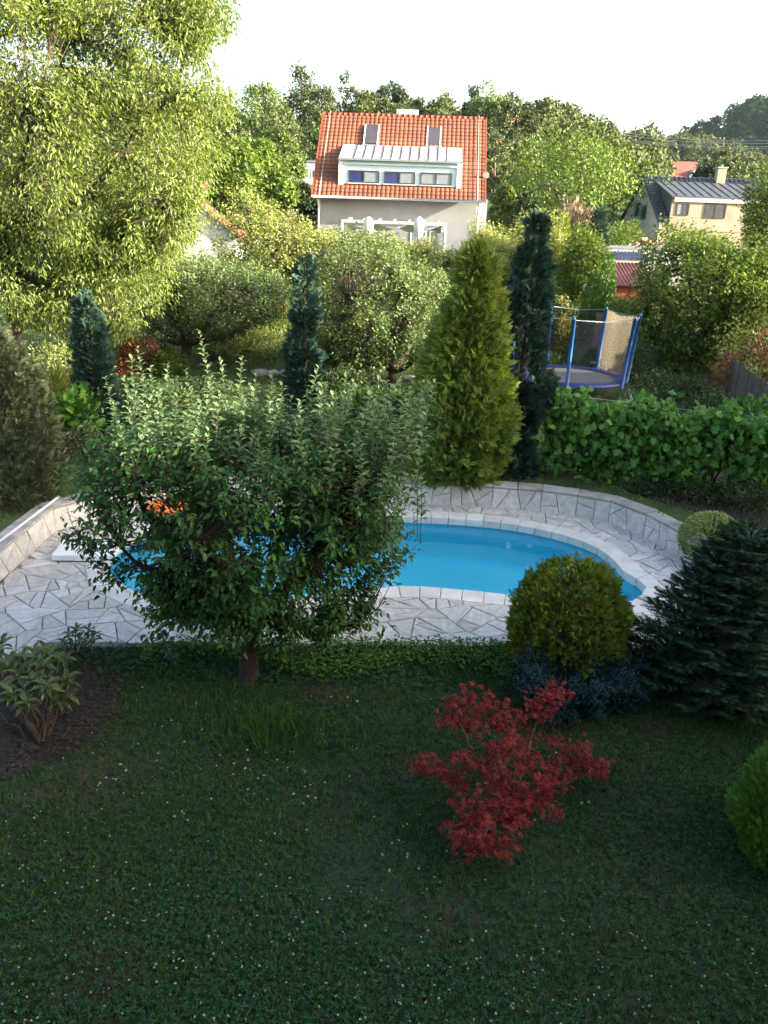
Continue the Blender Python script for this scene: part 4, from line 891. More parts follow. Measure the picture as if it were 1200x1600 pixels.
# orchard trees
def orchard(label, b, c, r, n, leaf=L_ORCH, per=18, ll=.10, seed=0., tr=.16, fork=None, nl=7, **kw):
    c = np.array(c); tips = ell_tips(n, c, np.array(r) * 1.05, .5, .30, seed); fork = fork if fork is not None else np.array([b[0] + .1, b[1], b[2] + max(.5, (c[2] - r[2] - b[2]) * .9)])
    return twig_tree('orchard_tree', label, b, fork, tips, tr=tr, nlimb=nl, per=per, tl=.5, ll=ll*1.15, lw=ll * .75, leaf=leaf, tplt=T_RHOMB, droop=.15, up=.5, along=.6, spread=.16, tw=.007, group='orchard trees behind the pool', **kw)
b = B(288, 560, 26.0); c = at(315, 470, 26.2); orchard('old gnarled apple tree with forked dark trunk and spreading crown', b, (c[0], 26.2, c[2] + .15), (2.8, 2.4, 1.35), 900, per=24, seed=1., tr=.2, fork=b + np.array([.1, 0, .75]), nl=9)
b = B(610, 575, 24.5); c = at(598, 470, 24.5); orchard('full round orchard tree with dark lower half left of the golden thuja', b, (c[0], 24.5, c[2]), (2.15, 2.1, 2.05), 1100, per=24, seed=2., tr=.17)
b = B(520, 560, 25.5); c = at(530, 520, 25.5); orchard('low dark orchard tree touching the round tree on its left', b, (c[0], 25.5, c[2]), (1.2, 1.1, 1.0), 380, per=24, seed=2.4, tr=.1)
b = B(400, 540, 31); c = at(385, 450, 31); orchard('small pale orchard tree between the gnarled tree and the white house', b, (c[0], 31, c[2]), (1.6, 1.5, 1.3), 460, L_ORCH, seed=3., tr=.1)
pale = [('first pale yellow green fruit tree in the row before the red roofed house', 405, 395, 37, 1.9, 1.9), ('second pale yellow green fruit tree in the row before the house', 465, 400, 38, 1.9, 1.65), ('third pale fruit tree of the row, under the house eave', 535, 412, 37.5, 1.8, 1.35),
        ('fourth pale fruit tree, before the terrace of the red roofed house', 615, 420, 37, 1.7, 1.15), ('fifth pale fruit tree, behind the golden thuja', 680, 422, 38, 1.6, 1.15), ('sixth pale fruit tree, just right of the golden thuja', 775, 410, 37, 1.3, 1.7), ('silvery pale tree right of the tall cypress', 850, 412, 35, 1.35, 1.8)]
for k, (lab, px, py, Y, rx, rz) in enumerate(pale):
    b = B(px, 480, Y); c = at(px, py, Y); orchard(lab, b, (c[0], Y, c[2]), (rx * 1.12, rx, rz * 1.05), 560, L_PALE, 22, .125, 10. + k, .09)
b = B(915, 470, 33); c = at(912, 412, 33); orchard('small fresh green tree left of the little green thujas', b, (c[0], 33, c[2]), (1.15, 1.0, 1.35), 380, L_BRIGHT, 22, .13, 21., .08)
# the large tree at the left
c = at(120, 215, 21.0); b = np.array([-10.6, 21.5, .55])
tA = ell_tips(4600, (c[0] - .6, 21.0, c[2] + .6), (4.9, 3.6, 5.2), .55, .24, 3.3); tB = ell_tips(420, at(265, 330, 20.5), (1.7, 1.5, 1.6), .4, .2, 5.1); tC = ell_tips(480, at(90, 440, 19.6), (2.6, 1.6, 1.5), .4, .2, 6.1); tD = ell_tips(160, at(320, 60, 20.5), (1.1, 1.2, 1.5), .4, .2, 7.3)
big = np.r_[tA, tB, tC, tD]; big = big[(big[:, 2] > 2.0)]; big = big[wob(big, 1.5, .8) + .5 * wob(big, 3.4, 2.) > -.42]
bx_, by_ = to_px(big); lim = np.interp(by_, [0, 30, 60, 110, 165, 200, 240, 270, 330, 370, 400, 430, 470, 520], [375, 383, 345, 350, 394, 392, 372, 336, 322, 322, 276, 284, 300, 285]) - 6; big = big[bx_ < lim + RNG.normal(size=len(big)) * 6]
twig_tree('large_leafy_tree', 'huge sunlit tree with long drooping leaves filling the upper left', b, (-9.8, 21.3, 4.2), big, tr=.30, nlimb=14, per=28, tl=.5, ll=.155, lw=.056, leaf=L_BIG, tplt=T_LANCE, bark=M_BARK, droop=.95, up=.1, along=.4, spread=.26, hang=.12, leafdir_up=.4, tw=.006, limb_end=.85)
# big tree at the right
c = at(1098, 465, 28.5); b = B(1090, 600, 28.5)
tA = ell_tips(1200, (c[0], 28.5, c[2] - .1), (2.55, 2.3, 2.75), .5, .2, 2.2); tB = ell_tips(260, at(1170, 440, 27.5), (1.2, 1.2, 1.6), .4, .2, 4.2)
twig_tree('walnut_tree', 'leafy tree with sunlit top and dark underside beside the trampoline', b, b + np.array([.1, 0, 1.0]), np.r_[tA, tB], tr=.17, nlimb=10, per=22, tl=.55, ll=.16, lw=.10, leaf=L_BRIGHT, tplt=T_RHOMB, droop=.4, up=.2, spread=.2)
c = at(1215, 330, 34); b = B(1215, 430, 34); tA = ell_tips(480, (c[0], 34, c[2]), (1.5, 1.5, 1.9), .5, .2, 2.9)
twig_tree('green_tree', 'green tree cut by the right edge in front of the dark roofed house', b, b + np.array([0, 0, 1.2]), tA, tr=.14, nlimb=6, per=20, tl=.55, ll=.16, lw=.09, leaf=L_BRIGHT, tplt=T_RHOMB, droop=.4, up=.2, spread=.2)
bush('red_leaved_shrub', 'dark red leaved shrub above the plank fence', B(1190, 530, 23.5), 1.3, 2.2, L_REDB, 1800, .11, .6, seed=12.)
bush('sunlit_shrub', 'yellowish sunlit shrub between the right tree and the plank fence', B(1172, 500, 26), 1.2, 2.6, L_PALE, 1600, .12, .6, seed=12.5)
# small conifers by the sheds
for lab, px, pt, Y, r in [('bright green slim thuja, taller of the pair by the red sheet roof', 944, 396, 31.5, .42), ('dark green thuja, lower of the pair by the red sheet roof', 925, 425, 31.0, .40)]:
    b = B(px, 470, Y); cone_shrub('small_thuja', lab, b, HT(px, pt, Y), lambda t, r=r: r * (1 - t ** 2) ** .7, L_GREENT, 2600, .15, T_SPRAY, .6, .08, 2.5, px, .3, 1.0, group='small thujas by the sheds')
bush('round_green_shrub', 'round green shrub right of the slim thuja pair', B(978, 470, 30.5), .75, 1.7, L_GREENT, 1500, .10, .7, seed=14.)
b = B(932, 380, 46); cone_shrub('silver_spruce', 'small silvery blue spruce below the large walnut crown', b, HT(932, 325, 46), lambda t: .75 * (1 - t) ** .9 + .03, L_BLUE, 2200, .28, T_SPRAY, .7, .12, 1.6, 3., .3, .3, cat='tree')
b = B(876, 380, 44); cone_shrub('yellow_conifer', 'small yellow green conifer beside the dry grey bush', b, HT(876, 335, 44), lambda t: .6 * (1 - t) ** .8 + .05, L_THUJA, 1500, .26, T_SPRAY, .7, .12, 1.6, 4., .3, .5)
bush('dry_bush', 'dry brownish grey twiggy bush below the large walnut crown', B(898, 375, 47), 1.5, 3.1, L_DRY, 1800, .5, .05, T_LANCE, 14, seed=15., up=1.6)
bush('sapling', 'thin sapling with light leaves standing behind the trampoline', B(880, 540, 27), .38, 2.0, L_YEL, 420, .10, .6, seed=16.)
bush('sapling', 'light leaved young tree rising between trampoline poles', B(945, 545, 27.5), .42, 1.9, L_BRIGHT, 420, .11, .6, seed=17.)
bush('low_shrubs', 'dark low shrub mass left behind the trampoline', B(850, 480, 31), 1.9, 1.6, L_DARK, 2500, .11, .6, seed=18.)
bush('barberry_row', 'dark red low shrub behind the trampoline top rail', B(850, 500, 29.2), .9, .6, L_REDB, 900, .09, .6, seed=19.)
bush('bright_shrub', 'yellow green shrub against the pale house wall', B(975, 375, 52), 1.3, 1.9, L_BRIGHT, 1200, .17, .6, seed=20.)
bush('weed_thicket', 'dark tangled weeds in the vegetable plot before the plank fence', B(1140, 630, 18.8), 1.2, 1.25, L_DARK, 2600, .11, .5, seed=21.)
bush('weed_thicket', 'leafy green weeds right of the plot under the plank fence', B(1195, 640, 17.6), .9, 1.3, L_GRAPE, 1300, .11, .6, seed=22.)

for lab, px, py, Y, r_, h_ in [('low dark weeds on the soil right under the grape vines', 1095, 775, 15.1, .7, .35), ('leafy weeds by the soil strip at the right edge', 1170, 770, 14.6, .7, .5), ('dark weed tuft left on the soil strip', 1030, 770, 15.4, .5, .3)]: bush('weed_tuft', lab, B(px, py, Y), r_, h_, L_DARK, 900, .07, .6, seed=px * .01)
# grape vines on their trellis
va, vb = np.array([3.55, 16.7]), np.array([8.6, 14.7]); vd = (vb - va)
for k, lab in enumerate(['first grape vine of the row, nearest the blue cypress', 'second grape vine, before the trampoline legs', 'third grape vine, above the dark brace', 'fourth grape vine of the row, at the right edge']):
    f0, f1 = k / 4, (k + 1) / 4; x, y = va + vd * (f0 + f1) / 2; base = np.array([x, y, .45]); root = empty('grape_vine', base, 0, lab, 'vine', 'grape vines behind the pool')
    m = MB()
    for s_ in (-1, 0, 1):
        e = np.array([vd[0] * .1 * s_, vd[1] * .1 * s_, 1.35]); m.tube(limb_path((RNG.normal()*.05, 0, -.05), e, 7, .2, .08), np.linspace(.03, .012, 7), 6, False)
    m.build('stem', M_BARK, root)
    n_ = 1900; u = RNG.uniform(f0 - .03, f1 + .03, n_); P = np.c_[va[0] + vd[0]*u, va[1] + vd[1]*u, np.zeros(n_)]
    lo = .06 + .55 * S(.50, .72, u); z = lo + (1.72 - lo) * RNG.random(n_) ** .8 + .12 * np.sin(u * 23) + .10 * np.sin(u * 61 + 1) + (RNG.random(n_) < .05) * RNG.uniform(0, .3, n_)
    P[:, 2] = .45 + z; P[:, :2] += np.array([.35, .93]) * (RNG.normal(size=n_) * .26)[:, None]
    P = P - base; D = np.array([0, -.45, -.55]) + rnd(n_, .55); Nn = np.array([-.1, -.6, .7]) + rnd(n_, .55); L = RNG.uniform(.06, .17, n_); m = MB(); m.inst(T_GRAPE, P, D, Nn, L, L * 1.0); m.build('foliage', L_GRAPE, root)
tr_ = empty('vine_trellis', (va[0], va[1], .45), 0, 'dark metal vine trellis with posts, diagonal brace and wires', 'trellis')
for u in (.02, .33, .60, .66, .98):
    p = vd * u; m = MB(); m.tube([(p[0], p[1] - .1, -.1), (p[0], p[1] - .1, 1.75)], [.028, .028], 8); m.build('post', M_DARKM, tr_)
p0, p1 = vd * .47, vd * .64; m = MB(); m.tube([(p0[0], p0[1] - .35, .0), (p1[0], p1[1] - .12, 1.15)], [.022, .022], 7); m.build('brace', M_DARKM, tr_)
for z in (.7, 1.2, 1.7): m = MB(); m.tube([(0, 0, z), (vd[0]*.5, vd[1]*.5, z - .03), (vd[0], vd[1], z)], [.004]*3, 4); m.build('wire', M_METAL, tr_)
bo = B(1130, 790, 15.2); m = MB().box((0, 0, .05), (1.7, .05, .1), R_(-14)); o = m.build('edging_board', M_WOODO); o.location = bo; tag(o, 'weathered edging board lying under the grape vines', 'board')
# bare soil strip below the vines
m = MB(); sp = catmull([(4.9, 15.6), (6.5, 15.0), (9, 14.2), (9.5, 13.2), (8, 13.1), (6.6, 13.9), (5.6, 14.7)], 5); m.add([(p[0], p[1], .475 + .03*math.sin(i)) for i, p in enumerate(sp)], [tuple(range(len(sp)))]); tag(m.build('soil_strip', M_MULCH), 'bare dark soil under the grape vines', 'soil', kind='structure')

# trampoline
TC = B(888, 600, 23.8); TR = 1.62; tramp = empty('trampoline', TC, R_(8), 'round blue trampoline with padded poles and a partly hung net', 'trampoline'); MZ = 1.12 - TC[2] + .12; MZ = max(.62, MZ)
m = MB(); k = 40; th = np.arange(k) * 2 * math.pi / k
V = np.r_[np.c_[np.cos(th)*TR*.80, np.sin(th)*TR*.80, np.full(k, MZ)], [[0, 0, MZ - .03]]]; m.add(V, [(i, (i+1) % k, k) for i in range(k)]); m.build('jumping_mat', M_MAT, tramp)
m = MB(); ring = [(.80, .015), (.84, .05), (.98, .05), (1.03, .0), (1.02, -.07)]; V = np.concatenate([np.c_[np.cos(th)*TR*r, np.sin(th)*TR*r, np.full(k, MZ + z)] for r, z in ring]); m.add(V, [(j*k + i, j*k + (i+1) % k, (j+1)*k + (i+1) % k, (j+1)*k + i) for j in range(4) for i in range(k)], True); m.build('edge_pad', M_PAD, tramp)
m = MB(); pts = np.c_[np.cos(th)*TR, np.sin(th)*TR, np.full(k, MZ - .05)]; m.tube(np.r_[pts, pts[:1]], [.025] * (k + 1), 6, False); m.build('frame_ring', M_METAL, tramp)
NP = 6; pa = [R_(248), R_(312), R_(345), R_(40), R_(95), R_(165)]; PT = 1.85
def ppos(a, z): r = TR * (1.03 + .045 * max(0, z - MZ)); return np.array([math.cos(a) * r, math.sin(a) * r, z])
for a in pa:
    m = MB(); m.tube([ppos(a, MZ - .12), ppos(a, MZ + .9), ppos(a, MZ + PT)], [.052, .052, .052], 10); po = m.build('padded_pole', M_BLUEP, tramp)
    m = MB(); m.tube([ppos(a, MZ + PT), ppos(a, MZ + PT + .05)], [.04, .025], 8); m.build('pole_cap', M_BLUEP, po)
    m = MB(); m.tube([ppos(a, -.02), ppos(a, MZ - .1)], [.024, .024], 7); m.build('leg', M_METAL, tramp)
for i in range(NP):
    a0, a1 = pa[i], pa[(i+1) % NP] + (2*math.pi if i == NP - 1 else 0); q0, q1 = ppos(a0, MZ + PT - .03), ppos(a1, MZ + PT - .03); mid = (q0 + q1) / 2 - np.array([0, 0, .06]); m = MB(); m.tube([q0, mid, q1], [.007]*3, 4); m.build('top_cord', M_METAL, tramp)
    if i != 99:
        nu, nv = 14, 10; V = []
        for v in range(nv):
            for u in range(nu):
                f = u / (nu - 1); z = MZ + .05 + (PT - .08) * v / (nv - 1) - (.08 * math.sin(f * math.pi) if v == nv - 1 else 0); p = ppos(a0, z) * (1-f) + ppos(a1, z) * f; p[:2] *= 1 + .03 * math.sin(f * 9); p[2] = z; V.append(p)
        m = MB(); m.add(V, [(v*nu + u, v*nu + u + 1, (v+1)*nu + u + 1, (v+1)*nu + u) for v in range(nv - 1) for u in range(nu - 1)], True); m.build('net_panel', M_NET if i == 2 else M_NETD, tramp)
# ladder
la = R_(330); l0 = ppos(la, MZ - .05); out_v = np.array([math.cos(la), math.sin(la), 0]); sdv = np.array([-math.sin(la), math.cos(la), 0]) * .16; ld = None
for s_ in (-1, 1): m = MB(); m.tube([l0 + sdv*s_, l0 + sdv*s_ + out_v*.28 + np.array([0, 0, -MZ + .03])], [.014]*2, 6); m.build('ladder_rail', M_METAL, tramp)
for f in (.3, .6, .85): c = l0 + (out_v*.28 + np.array([0, 0, -MZ + .03])) * f; m = MB(); m.tube([c - sdv, c + sdv], [.012]*2, 6); m.build('ladder_rung', M_METAL, tramp)
# bench behind it
bb = B(938, 562, 26.5); bench = empty('garden_bench', bb, R_(-4), 'pale plank bench on the lawn behind the trampoline', 'bench'); bevel(MB().box((0, 0, .42), (.62, .24, .05)).build('seat', M_WOODL, bench), .01, 1)
for s_ in (-1, 1): MB().box((s_*.22, 0, .2), (.05, .2, .40)).build('leg', M_WOODO, bench)
# red ball, plot boards, stakes
rb = B(1038, 618, 20.6); root = empty('red_ball', rb, 0, 'small red ball lying by the stakes of the vegetable plot', 'ball')
bm = bmesh.new(); bmesh.ops.create_uvsphere(bm, u_segments=16, v_segments=10, radius=.10); me = bpy.data.meshes.new('shell'); bm.to_mesh(me); bm.free()
for p_ in me.polygons: p_.use_smooth = True
o = new_obj('shell', me, M_RED, root); o.location = (0, 0, .10); m = MB(); m.tube([(.015, -.02, .198), (.018, -.024, .206)], [.012, .006], 8); m.build('valve', M_WHITEP, root)
pb = B(1085, 650, 18.3); plot = empty('raised_bed', pb, R_(-38), 'weathered wooden raised bed beside the vine row', 'raised bed')
for (cx, cy, w, d, rz) in [(0, -.02, 1.5, .06, 0), (-.72, .5, .06, 1.0, 0), (0, 1.02, 1.5, .06, 0), (.72, .5, .06, 1.0, 0)]:
    MB().box((cx, cy, .30), (w, d, .60)).build('side_board', M_WOODO, plot)
MB().box((0, -.02, .62), (1.56, .14, .03)).build('rim_board', M_METAL, plot); MB().box((0, .5, .25), (1.4, .96, .5)).build('soil', M_MULCH, plot)
for lab, px, Y, tilt in [('left of two light stakes leaning by the raised bed', 1046, 20.0, .10), ('right of two light stakes leaning by the raised bed', 1052, 19.9, .03)]:
    p = B(px - 6, 630, Y); m = MB(); m.tube([(0, 0, -.05), (tilt*.5, 0, .55), (tilt, 0, 1.1)], [.018, .017, .014], 6); o = m.build('garden_stake', M_WOODL); o.location = p; tag(o, lab, 'stake', 'stakes by the raised bed')
# plank fence at the right
fa, fb_ = B(1140, 575, 23.5), B(1240, 600, 18.0); fe = empty('plank_fence', fa, 0, 'old grey vertical plank fence at the right edge', 'fence'); fd = fb_ - fa; FL = np.linalg.norm(fd[:2]); ang = math.atan2(fd[1], fd[0]); npk = int(FL / .135)
for k in range(npk):
    f = (k + .5) / npk; h = 1.45 + RNG.normal() * .03; MB().box((fd[0]*f, fd[1]*f, fd[2]*f + h/2), (.118, .022 , h), ang + RNG.normal() * .02).build('plank', M_WOODO, fe)
for z in (.35, 1.15):
    nrm = np.array([math.sin(ang), -math.cos(ang), 0]) * .035; m = MB(); m.box((fd[0]/2 - nrm[0], fd[1]/2 - nrm[1], z + fd[2]/2), (FL, .045, .08), ang); m.build('rail', M_WOODO, fe)
for k, (px, py, Y, h, w) in enumerate([(945, 470, 30.0, 1.3, .5), (968, 478, 29.4, 1.0, .3)]):
    p = B(px, py, Y); o = MB().box((0, 0, h/2), (w, .06, h)).build('wooden_board', M_WOODL); o.location = p; tag(o, ['wide brown upright board left below the slim thuja pair', 'narrow brown upright board right below the slim thuja pair'][k], 'board', 'boards under the thuja pair')
# globe lamp
lp = B(917, 470, 32); lamp = empty('globe_lamp', lp, 0, 'garden lamp with white globe on a thin post by the thuja pair', 'lamp'); hz = at(917, 449, 32)[2] - lp[2]
m = MB(); m.tube([(0, 0, -.05), (0, 0, hz - .18)], [.03, .03], 8); m.build('post', M_DARKM, lamp)
bm = bmesh.new(); bmesh.ops.create_uvsphere(bm, u_segments=20, v_segments=12, radius=.21); me = bpy.data.meshes.new('globe'); bm.to_mesh(me); bm.free()
for p_ in me.polygons: p_.use_smooth = True
o = new_obj('globe', me, M_WHITEP, lamp); o.location = (0, 0, hz)
# sunny grass tufts of the middle garden, sparse
n_ = 90000; q = np.c_[RNG.uniform(-16, 16, n_), 11.5 + 34 * RNG.random(n_) ** 1.3]; wy = np.interp(q[:, 0], [p[0] for p in WALLP[2:]] + [6.0, 6.4], [p[1] for p in WALLP[2:]] + [11.9, 11.0], left=0, right=0); q = q[(q[:, 1] > wy + .4) & (abs(q[:, 0] + 6.1) > .35)]; q = q[(abs(q[:, 0]) < q[:, 1] * .52)]; z = np.array([terr(x, y) for x, y in q]); k = len(q); sc = .06 + .0035 * q[:, 1]
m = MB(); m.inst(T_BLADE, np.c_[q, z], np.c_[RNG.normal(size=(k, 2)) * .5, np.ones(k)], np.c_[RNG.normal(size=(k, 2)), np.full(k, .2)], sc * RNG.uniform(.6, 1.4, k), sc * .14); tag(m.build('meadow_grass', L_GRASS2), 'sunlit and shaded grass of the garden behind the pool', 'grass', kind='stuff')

# ================================================================== HOUSES
def tiled(m, P0, du, dv, ncol, nrow, nrm, amp=.045, step=.035, sub=5):
    """rows of pantiles over the parallelogram P0 + u du + v dv (v runs up the slope)"""
    P0, du, dv, nrm = map(lambda v: np.array(v, float), (P0, du, dv, nrm)); nu = ncol * sub + 1; u = np.linspace(0, 1, nu); prof = amp * np.abs(np.sin(np.arange(nu) / sub * math.pi)) ** .7
    for r in range(nrow):
        v0, v1 = r / nrow, (r + 1.06) / nrow
        lo = P0 + u[:, None]*du + v0*dv + (prof + step)[:, None]*nrm; hi = P0 + u[:, None]*du + min(v1, 1.0)*dv + prof[:, None]*.9*nrm; bt = P0 + u[:, None]*du + v0*dv
        V = np.r_[bt, lo, hi]; i = np.arange(nu - 1); i = i[(i % sub != sub - 1) | True]
        Q = np.r_[np.stack([i, i+1, nu+i+1, nu+i], 1), np.stack([nu+i, nu+i+1, 2*nu+i+1, 2*nu+i], 1)]
        m.bulk(V, Q.ravel(), np.full(len(Q), 4))
def window(parent, c, w, h, axis='y', mats=(None,), frame=.06, fm=None, depth=.05, mull=0, sill=False):
    """window in a wall facing -y (axis y) or -x (axis x); c = centre on the wall face"""
    fm = fm or M_FRAME; c = np.array(c, float)
    def bx(m, ox, oz, sw, sh, d, proud): 
        if axis == 'y': m.box((c[0] + ox, c[1] - proud + d/2, c[2] + oz), (sw, d, sh))
        else: m.box((c[0] - proud + d/2, c[1] + ox, c[2] + oz), (d, sw, sh))
    root = MB(); bx(root, 0, h/2 - frame/2, w, frame, .08, depth); bx(root, 0, -h/2 + frame/2, w, frame, .08, depth)
    for s_ in (-1, 1): bx(root, s_*(w/2 - frame/2), 0, frame, h - 2*frame, .08, depth)
    n = len(mats); pw = (w - 2*frame) / n
    for k in range(1, n): bx(root, -w/2 + frame + k*pw, 0, frame, h - 2*frame, .08, depth)
    wo_ = root.build('window', fm, parent)
    for k, pm in enumerate(mats):
        g = MB(); bx(g, -w/2 + frame + (k + .5)*pw, 0, pw, h - 2*frame, .02, depth*.5); g.build('pane', pm, wo_)
    if sill: g = MB(); bx(g, 0, -h/2 - .03, w + .1, .05, .14, .12); g.build('sill', M_WHITE, wo_)
    return wo_
# --- main house with the red roof
HX, HY = .185, 50.0; hz0 = terr(HX, HY) - .4
HR = empty('red_roofed_house', (HX, HY, hz0), R_(-2.5), 'grey house with steep red tiled roof and wide pale blue dormer', 'house')
EZ, RZ_, RY = 6.42 - hz0, 11.22 - hz0, 5.0; HWD = 5.06; SLP = (RZ_ - EZ) / RY
def roof_pt(px, py):
    """point of the front roof plane seen at a pixel, in the house frame (yaw neglected)"""
    d = ray(px, py); o = np.array([0, 0, CAMH]); # z - hz0 = EZ + SLP*(y-HY)
    t = (EZ + hz0 - SLP*HY - CAMH) / (d[2] - SLP*d[1]); p = o + d*t
    th = R_(2.5); x, y = p[0] - HX, p[1] - HY; return np.array([x*math.cos(th) - y*math.sin(th), x*math.sin(th) + y*math.cos(th), p[2] - hz0])
def wallm(V, F): m = MB(); m.add(V, F); return m
w_ = 4.72; y0, y1 = .80, 9.2; zt = EZ + SLP*.80 - .14
V = [(-w_, y0, 0), (w_, y0, 0), (w_, y1, 0), (-w_, y1, 0), (-w_, y0, zt), (w_, y0, zt), (w_, y1, zt), (-w_, y1, zt), (-w_, RY, RZ_ - .15), (w_, RY, RZ_ - .15)]
wallm(V, [(0, 1, 5, 4), (1, 2, 6, 9, 5), (2, 3, 7, 6), (3, 0, 4, 8, 7)]).build('wall', M_GREYW, HR)
nrm = unit(np.array([0, -SLP, 1.])); du = np.array([2*HWD, 0, 0]); dv = np.array([0, RY, RZ_ - EZ])
m = MB(); P0 = np.array([-HWD, 0, EZ]); m.hexa([P0 - nrm*.12, P0 + du - nrm*.12, P0 + du + dv - nrm*.12, P0 + dv - nrm*.12, P0, P0 + du, P0 + du + dv, P0 + dv])
P1_ = np.array([-HWD, 2*RY, EZ]); nb2 = nrm * np.array([1, -1, 1]); dv2 = np.array([0, -RY, RZ_ - EZ]); m.hexa([P1_ + du - nb2*.12, P1_ - nb2*.12, P1_ + dv2 - nb2*.12, P1_ + du + dv2 - nb2*.12, P1_ + du, P1_, P1_ + dv2, P1_ + du + dv2])
roof = m.build('roof', M_RIDGE, HR)
m = MB(); tiled(m, P0, du, dv, 38, 22, nrm); o = m.build('roof_tiles', M_TILE, roof); o['kind'] = 'stuff'
m = MB()
for k in range(30): x = -HWD + (k + .5) * 2*HWD/30; m.tube([(x - .18, RY, RZ_ + .02), (x + .16, RY, RZ_ + .035)], [.10, .125], 10)
o = m.build('ridge_tiles', M_RIDGE, roof); o['kind'] = 'stuff'
m = MB(); m.tube([(-HWD, -.06, EZ - .04), (HWD, -.06, EZ - .04)], [.075, .075], 10); m.build('gutter', M_METAL, HR)
for s_ in (-1, 1): MB().hexa([(s_*HWD - .04, -.02, EZ - .16), (s_*HWD + .04, -.02, EZ - .16), (s_*HWD + .04, RY, RZ_ - .16), (s_*HWD - .04, RY, RZ_ - .16), (s_*HWD - .04, -.02, EZ + .09), (s_*HWD + .04, -.02, EZ + .09), (s_*HWD + .04, RY, RZ_ + .09), (s_*HWD - .04, RY, RZ_ + .09)]).build('verge_board', M_RIDGE, HR)
m = MB(); m.tube([(-w_ + .02, -.05, EZ - .1), (-w_ + .02, .3, EZ - .5), (-w_ + .02, .36, 0)], [.05]*3, 8); m.build('downpipe', M_WHITE, HR)
m = MB(); m.tube([(w_ - .02, -.05, EZ - .1), (w_ - .02, .3, EZ - .5), (w_ - .02, .36, 0)], [.05]*3, 8); m.build('downpipe', M_WHITE, HR)
for s_ in (-1, 1): m = MB(); m.tube([(s_*4.6, RY, RZ_ + .2), (s_*4.6, -.1, EZ + .17), (s_*4.6, .2, EZ - .7)], [.012]*3, 5); m.build('lightning_wire', M_METAL, HR)
# dormer
a, b = roof_pt(532, 289), roof_pt(716, 297); DX0, DX1 = a[0], b[0]; DY = .70; DZ0 = EZ + SLP*DY; DZ1 = DZ0 + 1.36; JY, JZ = 3.0, EZ + SLP*3.0
m = MB(); V = [(DX0, DY, DZ0 - .1), (DX1, DY, DZ0 - .1), (DX1, DY, DZ1), (DX0, DY, DZ1), (DX0, JY, JZ), (DX1, JY, JZ)]; m.add(V, [(0, 1, 2, 3), (0, 3, 4), (1, 5, 2)]); dm = m.build('dormer', M_DORM, HR)
def dq(x0, x1, ya, za, yb, zb, t): return [(x0, ya, za), (x1, ya, za), (x1, yb, zb), (x0, yb, zb), (x0, ya, za + t), (x1, ya, za + t), (x1, yb, zb + t), (x0, yb, zb + t)]
MB().hexa(dq(DX0 - .12, DX1 + .12, DY - .22, DZ1 + .0, JY + .1, JZ + .06, .07)).build('dormer_roof', M_WHITE, dm)
npn = 10; x0, x1 = DX0 + .75, DX1 - .75; sl = (JZ + .06 - DZ1) / (JY + .1 - DY + .22)
for k in range(npn):
    xa, xb = x0 + (x1-x0)*k/npn + .05, x0 + (x1-x0)*(k+1)/npn - .05; ya, yb = DY + .05, JY - .25
    MB().hexa(dq(xa, xb, ya, DZ1 + sl*(ya - DY + .22) + .072, yb, DZ1 + sl*(yb - DY + .22) + .072, .015)).build('glazing_panel', M_GLASSW, dm)
for k in range(npn + 1):
    xa = x0 + (x1-x0)*k/npn; ya, yb = DY - .2, JY + .02; MB().hexa(dq(xa - .028, xa + .028, ya, DZ1 + sl*(ya - DY + .22) + .07, yb, DZ1 + sl*(yb - DY + .22) + .07, .05)).build('glazing_bar', M_FRAME, dm)
MB().box(((DX0+DX1)/2, DY - .24, DZ1 + .03), (DX1 - DX0 + .3, .05, .12)).build('fascia', M_METAL, dm)
MB().box(((DX0+DX1)/2, DY - .06, DZ1 - .22), (DX1 - DX0 - .3, .10, .08)).build('shutter_box', M_DORM, dm)
for s_, x in ((-1, DX0), (1, DX1)): MB().box((x, DY - .03, (DZ0 + DZ1)/2 - .02), (.28, .12, 1.34)).build('corner_post', M_WHITE, dm)
for px0, px1, mats in [(544, 592, (M_PANEB, M_PANEL)), (600, 648, (M_PANEB, M_PANEL)), (656, 705, (M_PANEL, M_PANEL))]:
    xa = DX0 + (px0 - 532)/(716 - 532)*(DX1 - DX0); xb = DX0 + (px1 - 532)/(716 - 532)*(DX1 - DX0); window(HR, ((xa+xb)/2, DY, DZ0 + .46), xb - xa, .68, 'y', mats, .07, None, .06, sill=True)
# roof windows
for pxa, pya, pxb, pyb in [(571, 197, 590, 229), (668, 200, 688, 231)]:
    c = (roof_pt(pxa, pya) + roof_pt(pxb, pyb)) / 2; wv = abs(roof_pt(pxb, pyb)[0] - roof_pt(pxa, pya)[0]); hv = np.linalg.norm((roof_pt(pxa, pya) - roof_pt(pxb, pyb))[1:])
    sv = unit(np.array([0, 1, SLP])); ux = np.array([1., 0, 0])
    def rbox(cx, cv, sw, sh, lo, hi): q = c + ux*cx + sv*cv; return MB().hexa([q + ux*a_*sw/2 + sv*b_*sh/2 + nrm*z for z in (lo, hi) for a_, b_ in ((-1, -1), (1, -1), (1, 1), (-1, 1))])
    rw = rbox(0, 0, wv + .12, hv + .12, .02, .10).build('roof_window', M_FRAME, HR); rbox(0, 0, wv - .14, hv - .2, .09, .135).build('pane', M_BLIND, rw)
    for s_ in (-1, 1): rbox(s_*(wv/2 - .02), 0, .07, hv, .09, .15).build('frame', M_WHITE, rw)
    rbox(0, -hv/2 - .06, wv + .2, .12, .09, .13).build('flashing', M_METAL, rw)
# chimney on the ridge
cx = roof_pt(636, 184)[0]; m = MB(); m.box((cx, RY + .55, RZ_ - .05), (1.35, .55, 1.0)); ch = m.build('chimney', M_WHITEW, roof)
